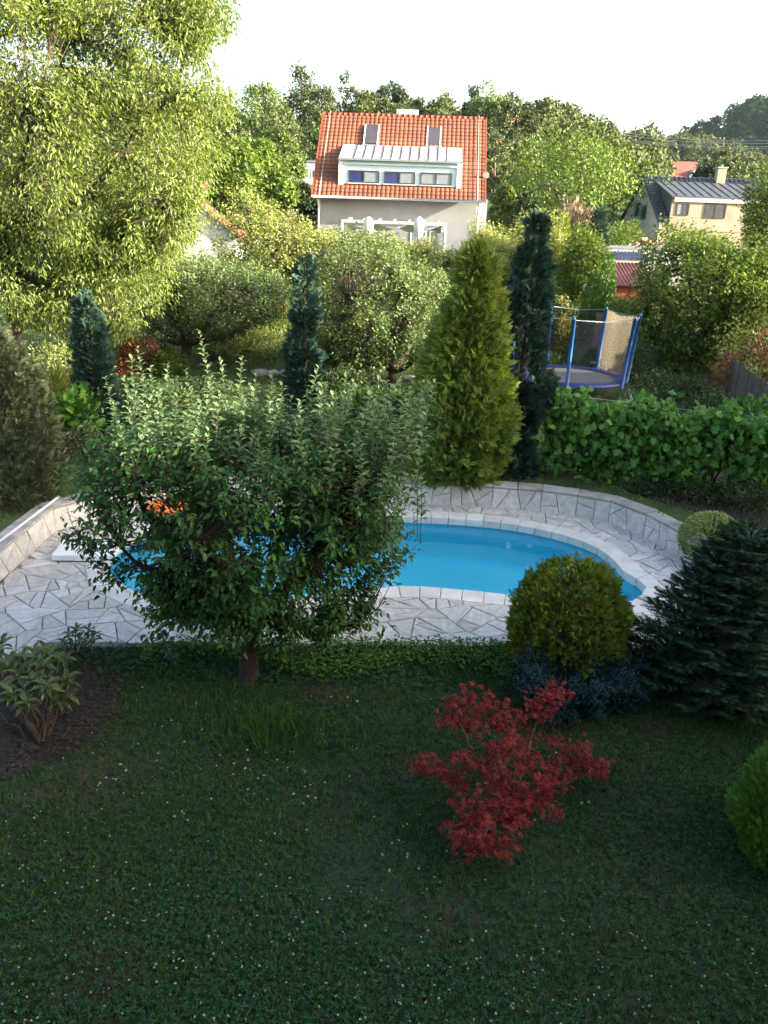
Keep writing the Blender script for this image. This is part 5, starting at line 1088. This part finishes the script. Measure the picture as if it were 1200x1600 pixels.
# terrace: pergola, parasols, doors, annexe
pg_y = -1.6
def HL(px, py, ly): p = at(px, py, HY + ly); return np.array([p[0] - HX, ly, p[2] - hz0])
a, b = HL(535, 345, pg_y), HL(700, 352, pg_y)
pe = MB().box(((a[0]+b[0])/2, pg_y, a[2]), (b[0]-a[0], .12, .14)).build('pergola', M_WHITE, HR)
for x in (a[0] + .06, b[0] - .06): MB().box((x, pg_y, a[2]/2), (.12, .12, a[2])).build('post', M_WHITE, pe)
for k in range(7):
    x = a[0] + (b[0]-a[0]) * (k + .5)/7; MB().box((x, pg_y/2 + .2, a[2] + .12), (.07, 1.9, .1)).build('rafter', M_WHITE, pe)
nu = 60; V = []
for v in range(5):
    for u in range(nu): f = u/(nu-1); V.append((a[0] + .3 + (b[0]-a[0]-.6)*f, pg_y + v*.35, a[2] - .05 - .28*abs(math.sin(f*math.pi*3.0 + v*.35)) - .05*v))
m = MB(); m.add(V, [(v*nu+u, v*nu+u+1, (v+1)*nu+u+1, (v+1)*nu+u) for v in range(4) for u in range(nu-1)], True); m.build('shade_cloth', M_WHITE, pe)
for px, lab in ((578, 'l'), (657, 'r')):
    c = HL(px, 352, -2.2); m = MB()
    m.tube([(c[0], -2.2, c[2] + .45), (c[0], -2.2, c[2] + .35), (c[0], -2.2, c[2] + .05), (c[0], -2.2, c[2] - .55), (c[0], -2.2, c[2] - .7)], [.04, .22, .30, .24, .06], 12); po = m.build('folded_parasol', M_WHITE, HR); m = MB(); m.tube([(c[0], -2.2, 0), (c[0], -2.2, c[2] - .6)], [.03, .03], 8); m.build('pole', M_METAL, po)
for px0, px1 in ((575, 600), (640, 665), (670, 695)):
    a_, b_ = HL(px0, 372, y0), HL(px1, 372, y0); window(HR, ((a_[0]+b_[0])/2, y0, a_[2] - .6), b_[0]-a_[0], 2.1, 'y', (M_PANEL,), .08, M_WHITE, .03)
MB().box((w_ + .32, 3.2, 1.9), (.5, 3.0, 3.8)).build('annexe', M_WHITEW, HR)
m = MB(); m.tube([(w_ + .35, 1.4, EZ - 1.0), (w_ + .35, 1.4, EZ + 1.5)], [.03]*2, 6); dsh = m.build('antenna_mast', M_METAL, HR)
m = MB(); m.tube([(w_ + .35, 1.2, EZ + 1.45), (w_ + .35, 1.3, EZ + 1.5), (w_ + .35, 1.36, EZ + 1.5)], [.2, .13, .03], 14); m.build('dish', M_WHITE, dsh)

# --- right house with the dark roof
GX0 = 18.05; GZ = terr(22, 60) - .2; G = empty('dark_roofed_house', (GX0, 58, GZ), 0, 'cream house with dark tiled roof and wide zinc topped dormer', 'house')
def gl(px, py, Y): p = at(px, py, Y); return np.array([p[0] - GX0, Y - 58, p[2] - GZ])
GR = gl(1012, 275, 63)[2]; GE = gl(1027, 345, 58)[2]; GW = 12.5; GD = 9.6; ry = 5.0; sg = (GR - GE) / ry
V = [(0.05, .3, 0), (GW, .3, 0), (GW, GD, 0), (0.05, GD, 0), (.05, .3, GE + .12), (GW, .3, GE + .12), (GW, GD, GE), (.05, GD, GE), (.05, ry, GR - .1), (GW, ry, GR - .1)]
wallm(V, [(0, 1, 5, 4), (1, 2, 6, 9, 5), (2, 3, 7, 6), (3, 0, 4, 8, 7)]).build('wall', M_CREAM, G)
m = MB(); m.add([(.042, .31, 0), (.042, GD - .01, 0), (.042, GD - .01, GE), (.042, ry, GR - .11), (.042, .31, GE + .11)], [(0, 4, 3, 2, 1)]); m.build('gable_lightening', M_WHITEW, G)  # thin white sheet added over the cream gable to lighten its shaded side
n2 = unit(np.array([0, -sg, 1.])); P0 = np.array([-.15, 0, GE]); du = np.array([GW + .3, 0, 0]); dv = np.array([0, ry, GR - GE]); m = MB(); dy = .26; xa = gl(1046, 345, 58 + dy)[0]; jy = 4.2; jz = GE + sg*jy
dl = np.array([xa + .10, 0, 0]); PR = P0 + np.array([xa + .10, jy, jz - GE]); dr = du - dl; dvr = np.array([0, ry - jy, GR - jz])
for (A_, B_, C_) in ((P0, dl, dv), (PR, dr, dvr)): m.hexa([A_ - n2*.12, A_ + B_ - n2*.12, A_ + B_ + C_ - n2*.12, A_ + C_ - n2*.12, A_, A_ + B_, A_ + B_ + C_, A_ + C_])
P1_ = np.array([-.15, 2*ry, GE]); nb2 = n2*np.array([1, -1, 1]); dv2 = np.array([0, -ry, GR - GE]); m.hexa([P1_ + du - nb2*.12, P1_ - nb2*.12, P1_ + dv2 - nb2*.12, P1_ + du + dv2 - nb2*.12, P1_ + du, P1_, P1_ + dv2, P1_ + du + dv2]); gro = m.build('roof', M_FRAME, G)
m = MB(); tiled(m, P0, dl, dv, 4, 16, n2, .06); tiled(m, PR, dr, dvr, 36, 4, n2, .06); o = m.build('roof_tiles', M_TILED, gro); o['kind'] = 'stuff'
# dormer of the right house
za, zb = gl(1046, 345, 58 + dy)[2], gl(1050, 308, 58 + dy)[2]
m = MB(); m.add([(xa, dy, za - .6), (GW - .2, dy, za - .6), (GW - .2, dy, zb), (xa, dy, zb), (xa, jy, jz), (GW - .2, jy, jz)], [(0, 1, 2, 3), (0, 3, 4), (1, 5, 2)]); gd = m.build('dormer', M_CREAM, G)
MB().hexa(dq(xa - .12, GW - .1, dy - .12, zb, jy + .15, jz + .05, .10)).build('dormer_roof', M_ZINC, gd)
MB().hexa([(xa - .06, dy - .02, za - .4), (xa - .012, dy - .02, za - .4), (xa - .012, jy, jz - .1), (xa - .06, jy, jz - .1), (xa - .06, dy - .02, zb), (xa - .012, dy - .02, zb), (xa - .012, jy, jz), (xa - .06, jy, jz)]).build('cheek', M_ZINC, gd)
MB().box(((xa + GW)/2, dy - .08, zb - .14), (GW - xa - .2, .1, .26)).build('fascia', M_PALEW, gd)
sl2 = (jz + .05 - zb) / (jy + .15 - dy + .12)
for k in range(20):
    x = xa + (GW - xa) * (k + .5)/20; MB().hexa(dq(x - .02, x + .02, dy - .1, zb + .10, jy + .1, zb + .10 + sl2*(jy + .2 - dy), .05)).build('seam', M_ZINC, gd)
for p0, p1, q0, q1, mats in [(1058, 1075, 317, 337, (M_PANEL, M_PANE)), (1103, 1132, 317, 342, (M_PANE, M_PANE)), (1172, 1195, 322, 342, (M_PANE,))]:
    a_, b_ = gl(p0, q0, 58 + dy), gl(p1, q1, 58 + dy); window(G, ((a_[0]+b_[0])/2, dy, (a_[2]+b_[2])/2), b_[0]-a_[0], a_[2]-b_[2], 'y', mats, .07, None, .05)
for p0, p1, q0, q1 in [(1165, 1192, 369, 386), (1064, 1082, 362, 380)]:
    a_, b_ = gl(p0, q0, 58.3), gl(p1, q1, 58.3); window(G, ((a_[0]+b_[0])/2, .3, (a_[2]+b_[2])/2), b_[0]-a_[0], a_[2]-b_[2], 'y', (M_PANE, M_PANE), .07, None, .05)
for yy, zz in ((3.9, GE + .55), (5.6, GE + .75)):
    wn = window(G, (.05, yy, zz), .7, .95, 'x', (M_PANE,), .07, None, .04); m = MB().box((-.06, yy + .55, zz), (.04, .5, .95)); m.build('shutter', M_GREENS, wn)
cc = gl(1128, 285, 62); m = MB().box((cc[0], 4.5, GR + .05), (.62, .55, 1.2)); gch = m.build('chimney', M_CREAM, gro); MB().box((cc[0], 4.5, GR + .69), (.74, .66, .08)).build('cap', M_PALEW, gch)
m = MB(); m.tube([(.02, .1, GE - .05), (.02, .22, 0)], [.05, .05], 8); m.build('downpipe', M_WHITE, G)
# --- far pink roofed house
p = at(1070, 262, 112); q0 = np.array([p[0] - 2.6, 112, p[2]]); fz = terr(p[0], 112); fh = empty('pink_roofed_house', (p[0], 112, fz - .5), 0, 'distant white house with pinkish red gable roof on the hillside', 'house')
ez = at(1050, 278, 112)[2] - fz + .5; rz = at(1060, 252, 112)[2] - fz + .5
wallm([(-2.2, 0, 0), (2.2, 0, 0), (2.2, 6, 0), (-2.2, 6, 0), (-2.2, 0, ez), (2.2, 0, ez), (2.2, 6, ez), (-2.2, 6, ez), (-2.2, 3, rz), (2.2, 3, rz)], [(0,1,5,4), (1,2,6,9,5), (2,3,7,6), (3,0,4,8,7)]).build('wall', M_WHITEW, fh)
MB().hexa(dq(-2.5, 2.5, -.3, ez - .2, 3, rz + .05, .15)).build('roof', M_CORR, fh); MB().hexa(dq(-2.5, 2.5, 6.3, ez - .2, 3, rz + .05, .15)).build('roof', M_CORR, fh)
m = MB(); m.add([(.6, -.1, ez), (2.0, -.1, ez), (1.3, -.1, ez + 1.1), (1.3, 2.0, ez + 1.1)], [(0, 1, 2), (0, 2, 3), (1, 3, 2)]); m.build('dormer', M_WHITEW, fh)
# --- white flat building behind the bright tree
p = at(481, 268, 76); wz = terr(p[0], 76); wb = empty('white_flat_building', (p[0], 76, wz - .5), 0, 'white flat roofed building peeping left of the red roof', 'building'); top = at(481, 253, 76)[2] - wz + .5
MB().box((-.4, 3, top/2), (3.4, 6, top)).build('wall', M_WHITEW, wb)
for k in range(3): window(wb, (-1.3 + k*1.0, 0, top - .95), .8, .75, 'y', (M_PANE,), .08, M_WHITE, .03)
MB().box((-.4, 3, top + .06), (3.6, 6.2, .12)).build('parapet', M_METAL, wb)
# --- white gabled house behind the big tree
p = at(300, 400, 43); gz = terr(p[0], 43); gh = empty('white_gabled_house', (p[0], 43, gz - .4), 0, 'white gabled house half hidden behind the huge left tree', 'house')
def wl(px, py): q = at(px, py, 43); return q[0] - p[0], q[2] - gz + .4
ex, ezz = wl(366, 362); ax_, az_ = wl(262, 282); lx = 2*ax_ - ex
wallm([(lx, 0, 0), (ex, 0, 0), (ex, 0, ezz), (ax_, 0, az_), (lx, 0, ezz), (lx, 8, 0), (ex, 8, 0), (ex, 8, ezz), (ax_, 8, az_), (lx, 8, ezz)], [(0,1,2,3,4), (1,6,7,2), (5,9,8,7,6), (0,4,9,5)]).build('wall', M_WHITEW, gh)
for (xa_, zq, xb_, zr) in ((ex + .35, ezz - .28, ax_, az_ + .05), (lx - .35, ezz - .28, ax_, az_ + .05)):
    MB().hexa([(xa_, -.3, zq), (xb_, -.3, zr), (xb_, 8.3, zr), (xa_, 8.3, zq), (xa_, -.3, zq + .16), (xb_, -.3, zr + .16), (xb_, 8.3, zr + .16), (xa_, 8.3, zq + .16)]).build('roof', M_CORR, gh)
window(gh, (ax_ - .2, 0, ezz + .4), 1.1, 1.2, 'y', (M_PANE, M_PANE), .08, M_WHITE, .03, sill=True); window(gh, (ex - 3.6, 0, 1.5), .9, 1.2, 'y', (M_PANE,), .08, M_WHITE, .03, sill=True)
m = MB(); m.tube([(ex - .5, -.3, 0), (ex - .5, -.3, 1.15)], [.03]*2, 6); m.build('lamp_post', M_DARKM, gh)
# --- garage and sheds on the right
a, b = at(930, 388, 41), at(1075, 391, 41); gz = terr(a[0], 41); ga = empty('flat_garage', ((a[0]+b[0])/2, 41, gz - .4), 0, 'low pale flat roofed garage with white tiled parapet', 'garage'); gw = b[0]-a[0]; gt = a[2] - gz + .4
MB().box((0, 2, gt/2 - .2), (gw, 4, gt - .4)).build('wall', M_PALEW, ga)
for k in range(8): MB().box((-gw/2 + (k + .5)*gw/8, -.04, gt - .2), (gw/8 - .03, .1, .42)).build('parapet_panel', M_WHITEW, ga)
MB().box((0, 2, gt + .03), (gw + .1, 4.2, .06)).build('cap', M_CORRG, ga)
def corr(m, x0, x1, ya, za, yb, zb, n, amp=.035):
    k = n*4 + 1; u = np.linspace(0, 1, k); z = amp*np.cos(np.arange(k)*math.pi/2); lo = np.c_[x0 + (x1-x0)*u, np.full(k, ya), za + z]; hi = np.c_[x0 + (x1-x0)*u, np.full(k, yb), zb + z]; i = np.arange(k-1); Q = np.stack([i, i+1, k+i+1, k+i], 1); m.bulk(np.r_[lo, hi], Q.ravel(), np.full(len(Q), 4), True)
a, b = at(960, 446, 36), at(1004, 446, 36); sz = terr(a[0], 36); sh = empty('red_shed', ((a[0]+b[0])/2, 36, sz - .3), 0, 'small shed with red corrugated roof and orange wall', 'shed'); sw = b[0]-a[0] + .8; st_ = a[2] - sz + .3
MB().box((.2, 1.2, st_/2 - .02), (sw - .2, 2.2, st_ - .04)).build('wall', M_BRICKR, sh); m = MB(); corr(m, -sw/2 + .2, sw/2 + .2, -.15, st_ + .03, 2.5, st_ + .85, 13); m.build('roof', M_CORR, sh)
m = MB(); corr(m, -sw/2 - .1, sw/2 + .6, 2.45, st_ + .98, 4.6, st_ + 1.25, 16); m.build('rear_roof', M_CORRG, sh)
# rubble heap
rc = B(1005, 384, 49); n_ = 160; ru = MB()
for k in range(n_):
    x, y = RNG.normal(size=2) * np.array([1.05, .5]); z = max(0, .9 - .45*abs(x) - .5*abs(y)) * RNG.random(); r = RNG.uniform(.08, .22); V = unit(rnd(8)) * r + np.array([x, y, z + .4]); bm = bmesh.new()
    for v in V: bm.verts.new(v)
    h_ = bmesh.ops.convex_hull(bm, input=bm.verts); bm.verts.index_update(); vv = [tuple(v.co) for v in bm.verts]; ff = [tuple(v.index for v in f.verts) for f in bm.faces]; ru.add(vv, ff); bm.free()
o = ru.build('rubble_heap', M_RUBBLE); o.location = rc; tag(o, 'heap of tan rubble beside the cream house gable', 'rubble', kind='stuff')

# ================================================================== TREES BEYOND
BT = [ # label, px, py_top, Y, half width px, kind
 ('bright yellow green tree left of the red roof', 390, 212, 46, 62, 'bright'),
 ('fresh green tree crown above the bright tree, left of the red roof', 438, 188, 68, 36, 'green'),
 ('broad bright walnut tree between the two houses', 905, 203, 64, 104, 'bright'),
 ('grey green tree at the left end of the hill crest', 412, 116, 105, 36, 'grey'),
 ('second tall round tree on the hill crest from the left', 468, 112, 112, 32, 'wood'),
 ('third tree on the hill crest with bushy top', 503, 126, 108, 22, 'wood'),
 ('thin sparse tree rising on the crest above the left roof end', 541, 117, 126, 16, 'sparse'),
 ('low round tree on the crest above the left roof window', 570, 136, 118, 22, 'wood'),
 ('dark round tree standing out on the crest above the roof ridge', 613, 123, 124, 22, 'dark'),
 ('yellowish tree on the crest left of the chimney', 600, 150, 108, 26, 'wood'),
 ('low green tree right behind the chimney', 655, 152, 112, 24, 'wood'),
 ('rounded light tree on the crest above the right roof window', 690, 149, 110, 24, 'wood'),
 ('dark spruce standing above the right end of the roof ridge', 740, 126, 104, 26, 'spruce'),
 ('pale tall tree beside the dark spruce', 764, 134, 98, 24, 'grey'),
 ('tall thin pine right of the red roof', 800, 148, 96, 14, 'pine'),
 ('second pine with flat top right of the tall thin one', 827, 161, 100, 20, 'pine'),
 ('brown barked pine close right of the red roofed house', 783, 190, 72, 22, 'pine'),
 ('dense pine behind the house gable and left of the walnut', 815, 205, 74, 26, 'pine'),
 ('small pine on the skyline above the walnut', 857, 188, 118, 16, 'pine'),
 ('round dark tree on the skyline above the walnut', 882, 182, 122, 20, 'wood'),
 ('sparse tree at the right end of the near skyline', 938, 200, 130, 18, 'sparse'),
 ('grey green tree right of the walnut top', 985, 215, 128, 26, 'grey'),
 ('broad green tree left of the pink roofed house', 1008, 230, 118, 22, 'wood'),
 ('dark dense pine just right of the pink roofed house', 1108, 244, 98, 20, 'darkpine'),
 ('light green pine behind the white chimney', 1142, 232, 100, 22, 'pine'),
 ('small round tree above the dark roof at the right', 1178, 255, 120, 18, 'wood'),
 ('green tree behind the gable of the cream house', 968, 250, 86, 32, 'green'),
 ('dark green tree below the hill left of the red roof', 435, 160, 84, 36, 'wood'),
 ('dark green tree touching the left verge of the red roof', 490, 196, 78, 20, 'dark'),
 ('dark bushy tree below the white flat building', 482, 282, 62, 24, 'dark'),
 ('small tree right behind the red roofed house corner', 792, 290, 60, 22, 'green'),
 ('dark tree under the walnut beside the house', 835, 300, 58, 26, 'dark'),
]
for k, (lab, px, pt, Y, hw, kind) in enumerate(BT):
    p = at(px, pt, Y); gz = terr(p[0], Y); h = max(3.5, p[2] - gz); r = hw * Y / FPX * 1.04; base = (p[0], Y, gz); n = int(min(9000, 2200 + 26 * hw * 2))
    leaf = {'bright': L_BRIGHT, 'green': L_MID, 'grey': L_ORCH, 'wood': L_WOOD, 'sparse': L_WOOD, 'dark': L_DARK, 'spruce': L_DARK, 'pine': L_PINE, 'darkpine': L_DARK}[kind]; ls = .0026 * Y + .10
    kw = dict(group='trees beyond the gardens', seed=k * 1.7)
    if kind == 'spruce': cloud_tree('spruce_tree', lab, base, h, r, leaf, n, ls, .5, .2, .15, 44, prof=lambda t: 1.45 * (1.05 - t), cr=.2, squash=.5, **kw)
    elif kind in ('pine', 'darkpine'): cloud_tree('pine_tree', lab, base, h, r, leaf, n, ls, .45, .2, .34, 26, bark=M_PINEB, cr=.24, squash=.55, **kw)
    elif kind == 'sparse': cloud_tree('sparse_tree', lab, base, h, r, leaf, 1100, ls, .5, .14, .3, 22, cr=.18, **kw)
    else: cloud_tree('broad_tree', lab, base, h, r, leaf, n if Y > 70 else 12000, ls if Y > 70 else .24, .6, .22, .12, 46 if Y > 70 else 70, cr=.24 if Y > 70 else .2, **kw)
# wood on the hill: one mass behind the trees that can be told apart
def wood(name, label, pts, leaf, ls, n1, hr):
    m = MB(); P, D, Nn, Ls = [], [], [], []
    for (x, y, z) in pts:
        h = RNG.uniform(*hr); r = h * RNG.uniform(.30, .42); k = n1; g = unit(rnd(k)); g[:, 2] = abs(g[:, 2]) * 1.25 - .35; lump = 1 + .22 * wob(g + x, 2.6, y); P.append(np.array([x, y, z + h * .55]) + g * np.array([r, r, h * .45]) * lump[:, None] * RNG.uniform(.8, 1.02, (k, 1))); D.append(np.array([0, 0, -.3]) + rnd(k, .7)); Nn.append(g + rnd(k, .45)); Ls.append(ls * RNG.uniform(.6, 1.4, k))
    Ls = np.concatenate(Ls); m.inst(T_RHOMB, *map(np.concatenate, (P, D, Nn)), Ls, Ls * .75); return tag(m.build(name, leaf), label, 'wood', kind='stuff')
pts = []
for _ in range(900):
    y = RNG.uniform(78, 150); x = RNG.uniform(-.55, .62) * y
    pq = to_px(np.array([[x, y, terr(x, y) + 4]]))[0][0]
    if len(pts) < 400 and (y > 95 or x < -5 or x > 9) and not (1035 < pq < 1105 and y < 118): pts.append((x, y, terr(x, y)))
wood('hill_wood', 'mixed wood covering the hill behind the red roofed house', pts, L_WOOD, .42, 520, (4.5, 7.0))
def mound(name, label, c, rx, ry, h, leaf, ntree, ls, n1, hr):
    c = np.array(c, float); k, l = 40, 14; V = []
    for j in range(l + 1):
        f = j / l
        for i in range(k): a = 2*math.pi*i/k; V.append((c[0] + math.cos(a)*rx*f, c[1] + math.sin(a)*ry*f, c[2] + h*(1 - f*f)**1.3 * (1 + .05*math.sin(3*a)*f) - 3*f))
    m = MB(); m.add(V, [(j*k+i, (j+1)*k+i, (j+1)*k+(i+1) % k, j*k+(i+1) % k) for j in range(l) for i in range(k)], True); tag(m.build(name, M_HILL), label, 'hill', kind='structure'); out = []
    while len(out) < ntree:
        a, f = RNG.uniform(math.pi, 2*math.pi), math.sqrt(RNG.random())
        if RNG.random() < .08: a = RNG.uniform(0, math.pi); f *= .3
        x, y = c[0] + math.cos(a)*rx*f, c[1] + math.sin(a)*ry*f
        if abs(x) < y * .58: out.append((x, y, c[2] + h*(1 - f*f)**1.3 - 3*f))
    return wood(name + '_wood', 'wood covering the ' + label, out, leaf, ls, n1, hr)
hz_ = at(1050, 198, 330); mound('middle_hill', 'wooded hill in the middle distance at the right', (hz_[0] + 6, 330, -2), 62, 90, hz_[2] - 10, L_WOOD, 300, .85, 380, (7, 11))
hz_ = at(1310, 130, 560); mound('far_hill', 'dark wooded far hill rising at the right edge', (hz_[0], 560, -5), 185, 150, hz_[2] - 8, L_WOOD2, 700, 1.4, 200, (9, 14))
hz_ = at(300, 190, 300); mound('left_hill', 'wooded hill hidden behind the left trees', (hz_[0], 300, -2), 130, 80, hz_[2] - 4, L_WOOD, 110, 1.1, 200, (8, 13))
# power lines
for k, (pl_, pr_) in enumerate([(207, 212), (211, 216), (217, 221), (220, 223)]):
    a, b = at(975, pl_, 88), at(1290, pr_ + 3, 80); m = MB(); t = np.linspace(0, 1, 14)[:, None]; P = a + (b - a)*t; P[:, 2] -= .5*(4*t[:, 0]*(1 - t[:, 0])); m.tube(P - a, [.022]*14, 5); o = m.build('power_line', M_METAL); o.location = a; tag(o, ['top power line crossing the sky before the far hill', 'second power line from the top before the far hill', 'third power line from the top before the far hill', 'lowest power line crossing before the far hill'][k], 'power line', 'power lines at the right')

# ================================================================== WHAT CASTS THE SHADE: the house the picture is taken from, the neighbour's house and trees
own = empty('viewpoint_house', (1, -4.6, 0), 0, 'rendered house from whose upper window the garden is seen', 'house')
MB().box((1, -.2, 3.6), (17, 8.4, 7.2)).build('wall', M_PALEW, own)
m = MB(); V = [(-8, -4.7, 7.2), (10, -4.7, 7.2), (10, 4.2, 7.2), (-8, 4.2, 7.2), (-8, -.2, 9.6), (10, -.2, 9.6)]; m.add(V, [(0, 1, 5, 4), (3, 4, 5, 2), (1, 2, 5), (0, 4, 3), (3, 2, 1, 0)]); m.build('roof', M_TILE, own)
for x in (-4, -1.0, 4): window(own, (x, 4.0, 5.5), 1.3, 1.5, 'y', (M_PANE, M_PANE), .08, M_WHITE, -.02)
nb = empty('neighbour_house', (21, -1, 0), 0, 'neighbouring rendered house beyond the right edge of the garden', 'house')
MB().box((0, -1, 3.2), (8, 13, 6.4)).build('wall', M_PALEW, nb); m = MB(); V = [(-4.5, -8, 6.2), (4.5, -8, 6.2), (4.5, 6, 6.2), (-4.5, 6, 6.2), (0, -8, 10.2), (0, 6, 10.2)]; m.add(V, [(0, 4, 5, 3), (1, 2, 5, 4), (0, 1, 4), (2, 3, 5), (0, 3, 2, 1)]); m.build('roof', M_TILE, nb)
for y in (-5, -1, 3): window(nb, (-4.0, y, 4.6), 1.2, 1.4, 'x', (M_PANE, M_PANE), .08, M_WHITE, .03)
for k, (x, y, h, r) in enumerate([(18.5, 8.5, 11.0, 3.3), (18.0, 12.5, 10.2, 2.6), (17.5, 16.0, 7.0, 2.2), (18.5, 20.0, 5.8, 2.0), (19.0, 24.0, 5.4, 2.0), (20.5, 28.5, 5.2, 2.0), (17, 5.0, 8.7, 2.2)]):
    cloud_tree('boundary_tree', ['tallest dense tree of the boundary row beyond the right edge', 'boundary tree abreast of the far pool wall, beyond the right edge', 'boundary tree abreast of the golden thuja, beyond the right edge', 'low boundary tree abreast of the plank fence, beyond the right edge', 'low boundary tree abreast of the trampoline, beyond the right edge', 'farthest low boundary tree, beyond the right edge', 'boundary tree nearest the neighbouring house, beyond the right edge'][k], (x, y, .4), h, r, L_MID, 9000, .34, .7, .25, .1, 60, cr=.24, seed=50. + k, group='boundary trees that shade the pool')

# ================================================================== AIR
hzb = MB().box((80, 330, 90), (900, 900, 186)); hazeo = hzb.build('haze', None); tag(hazeo, 'thin evening haze over the valley', 'haze', kind='stuff')
m_, t_, o_ = nodes_of('haze'); pv = t_.nodes.new('ShaderNodeVolumePrincipled'); pv.inputs['Color'].default_value = (.70, .83, 1.0, 1); pv.inputs['Density'].default_value = .00005; pv.inputs['Anisotropy'].default_value = .2
t_.links.new(pv.outputs[0], o_.inputs['Volume']); hazeo.data.materials.append(m_)
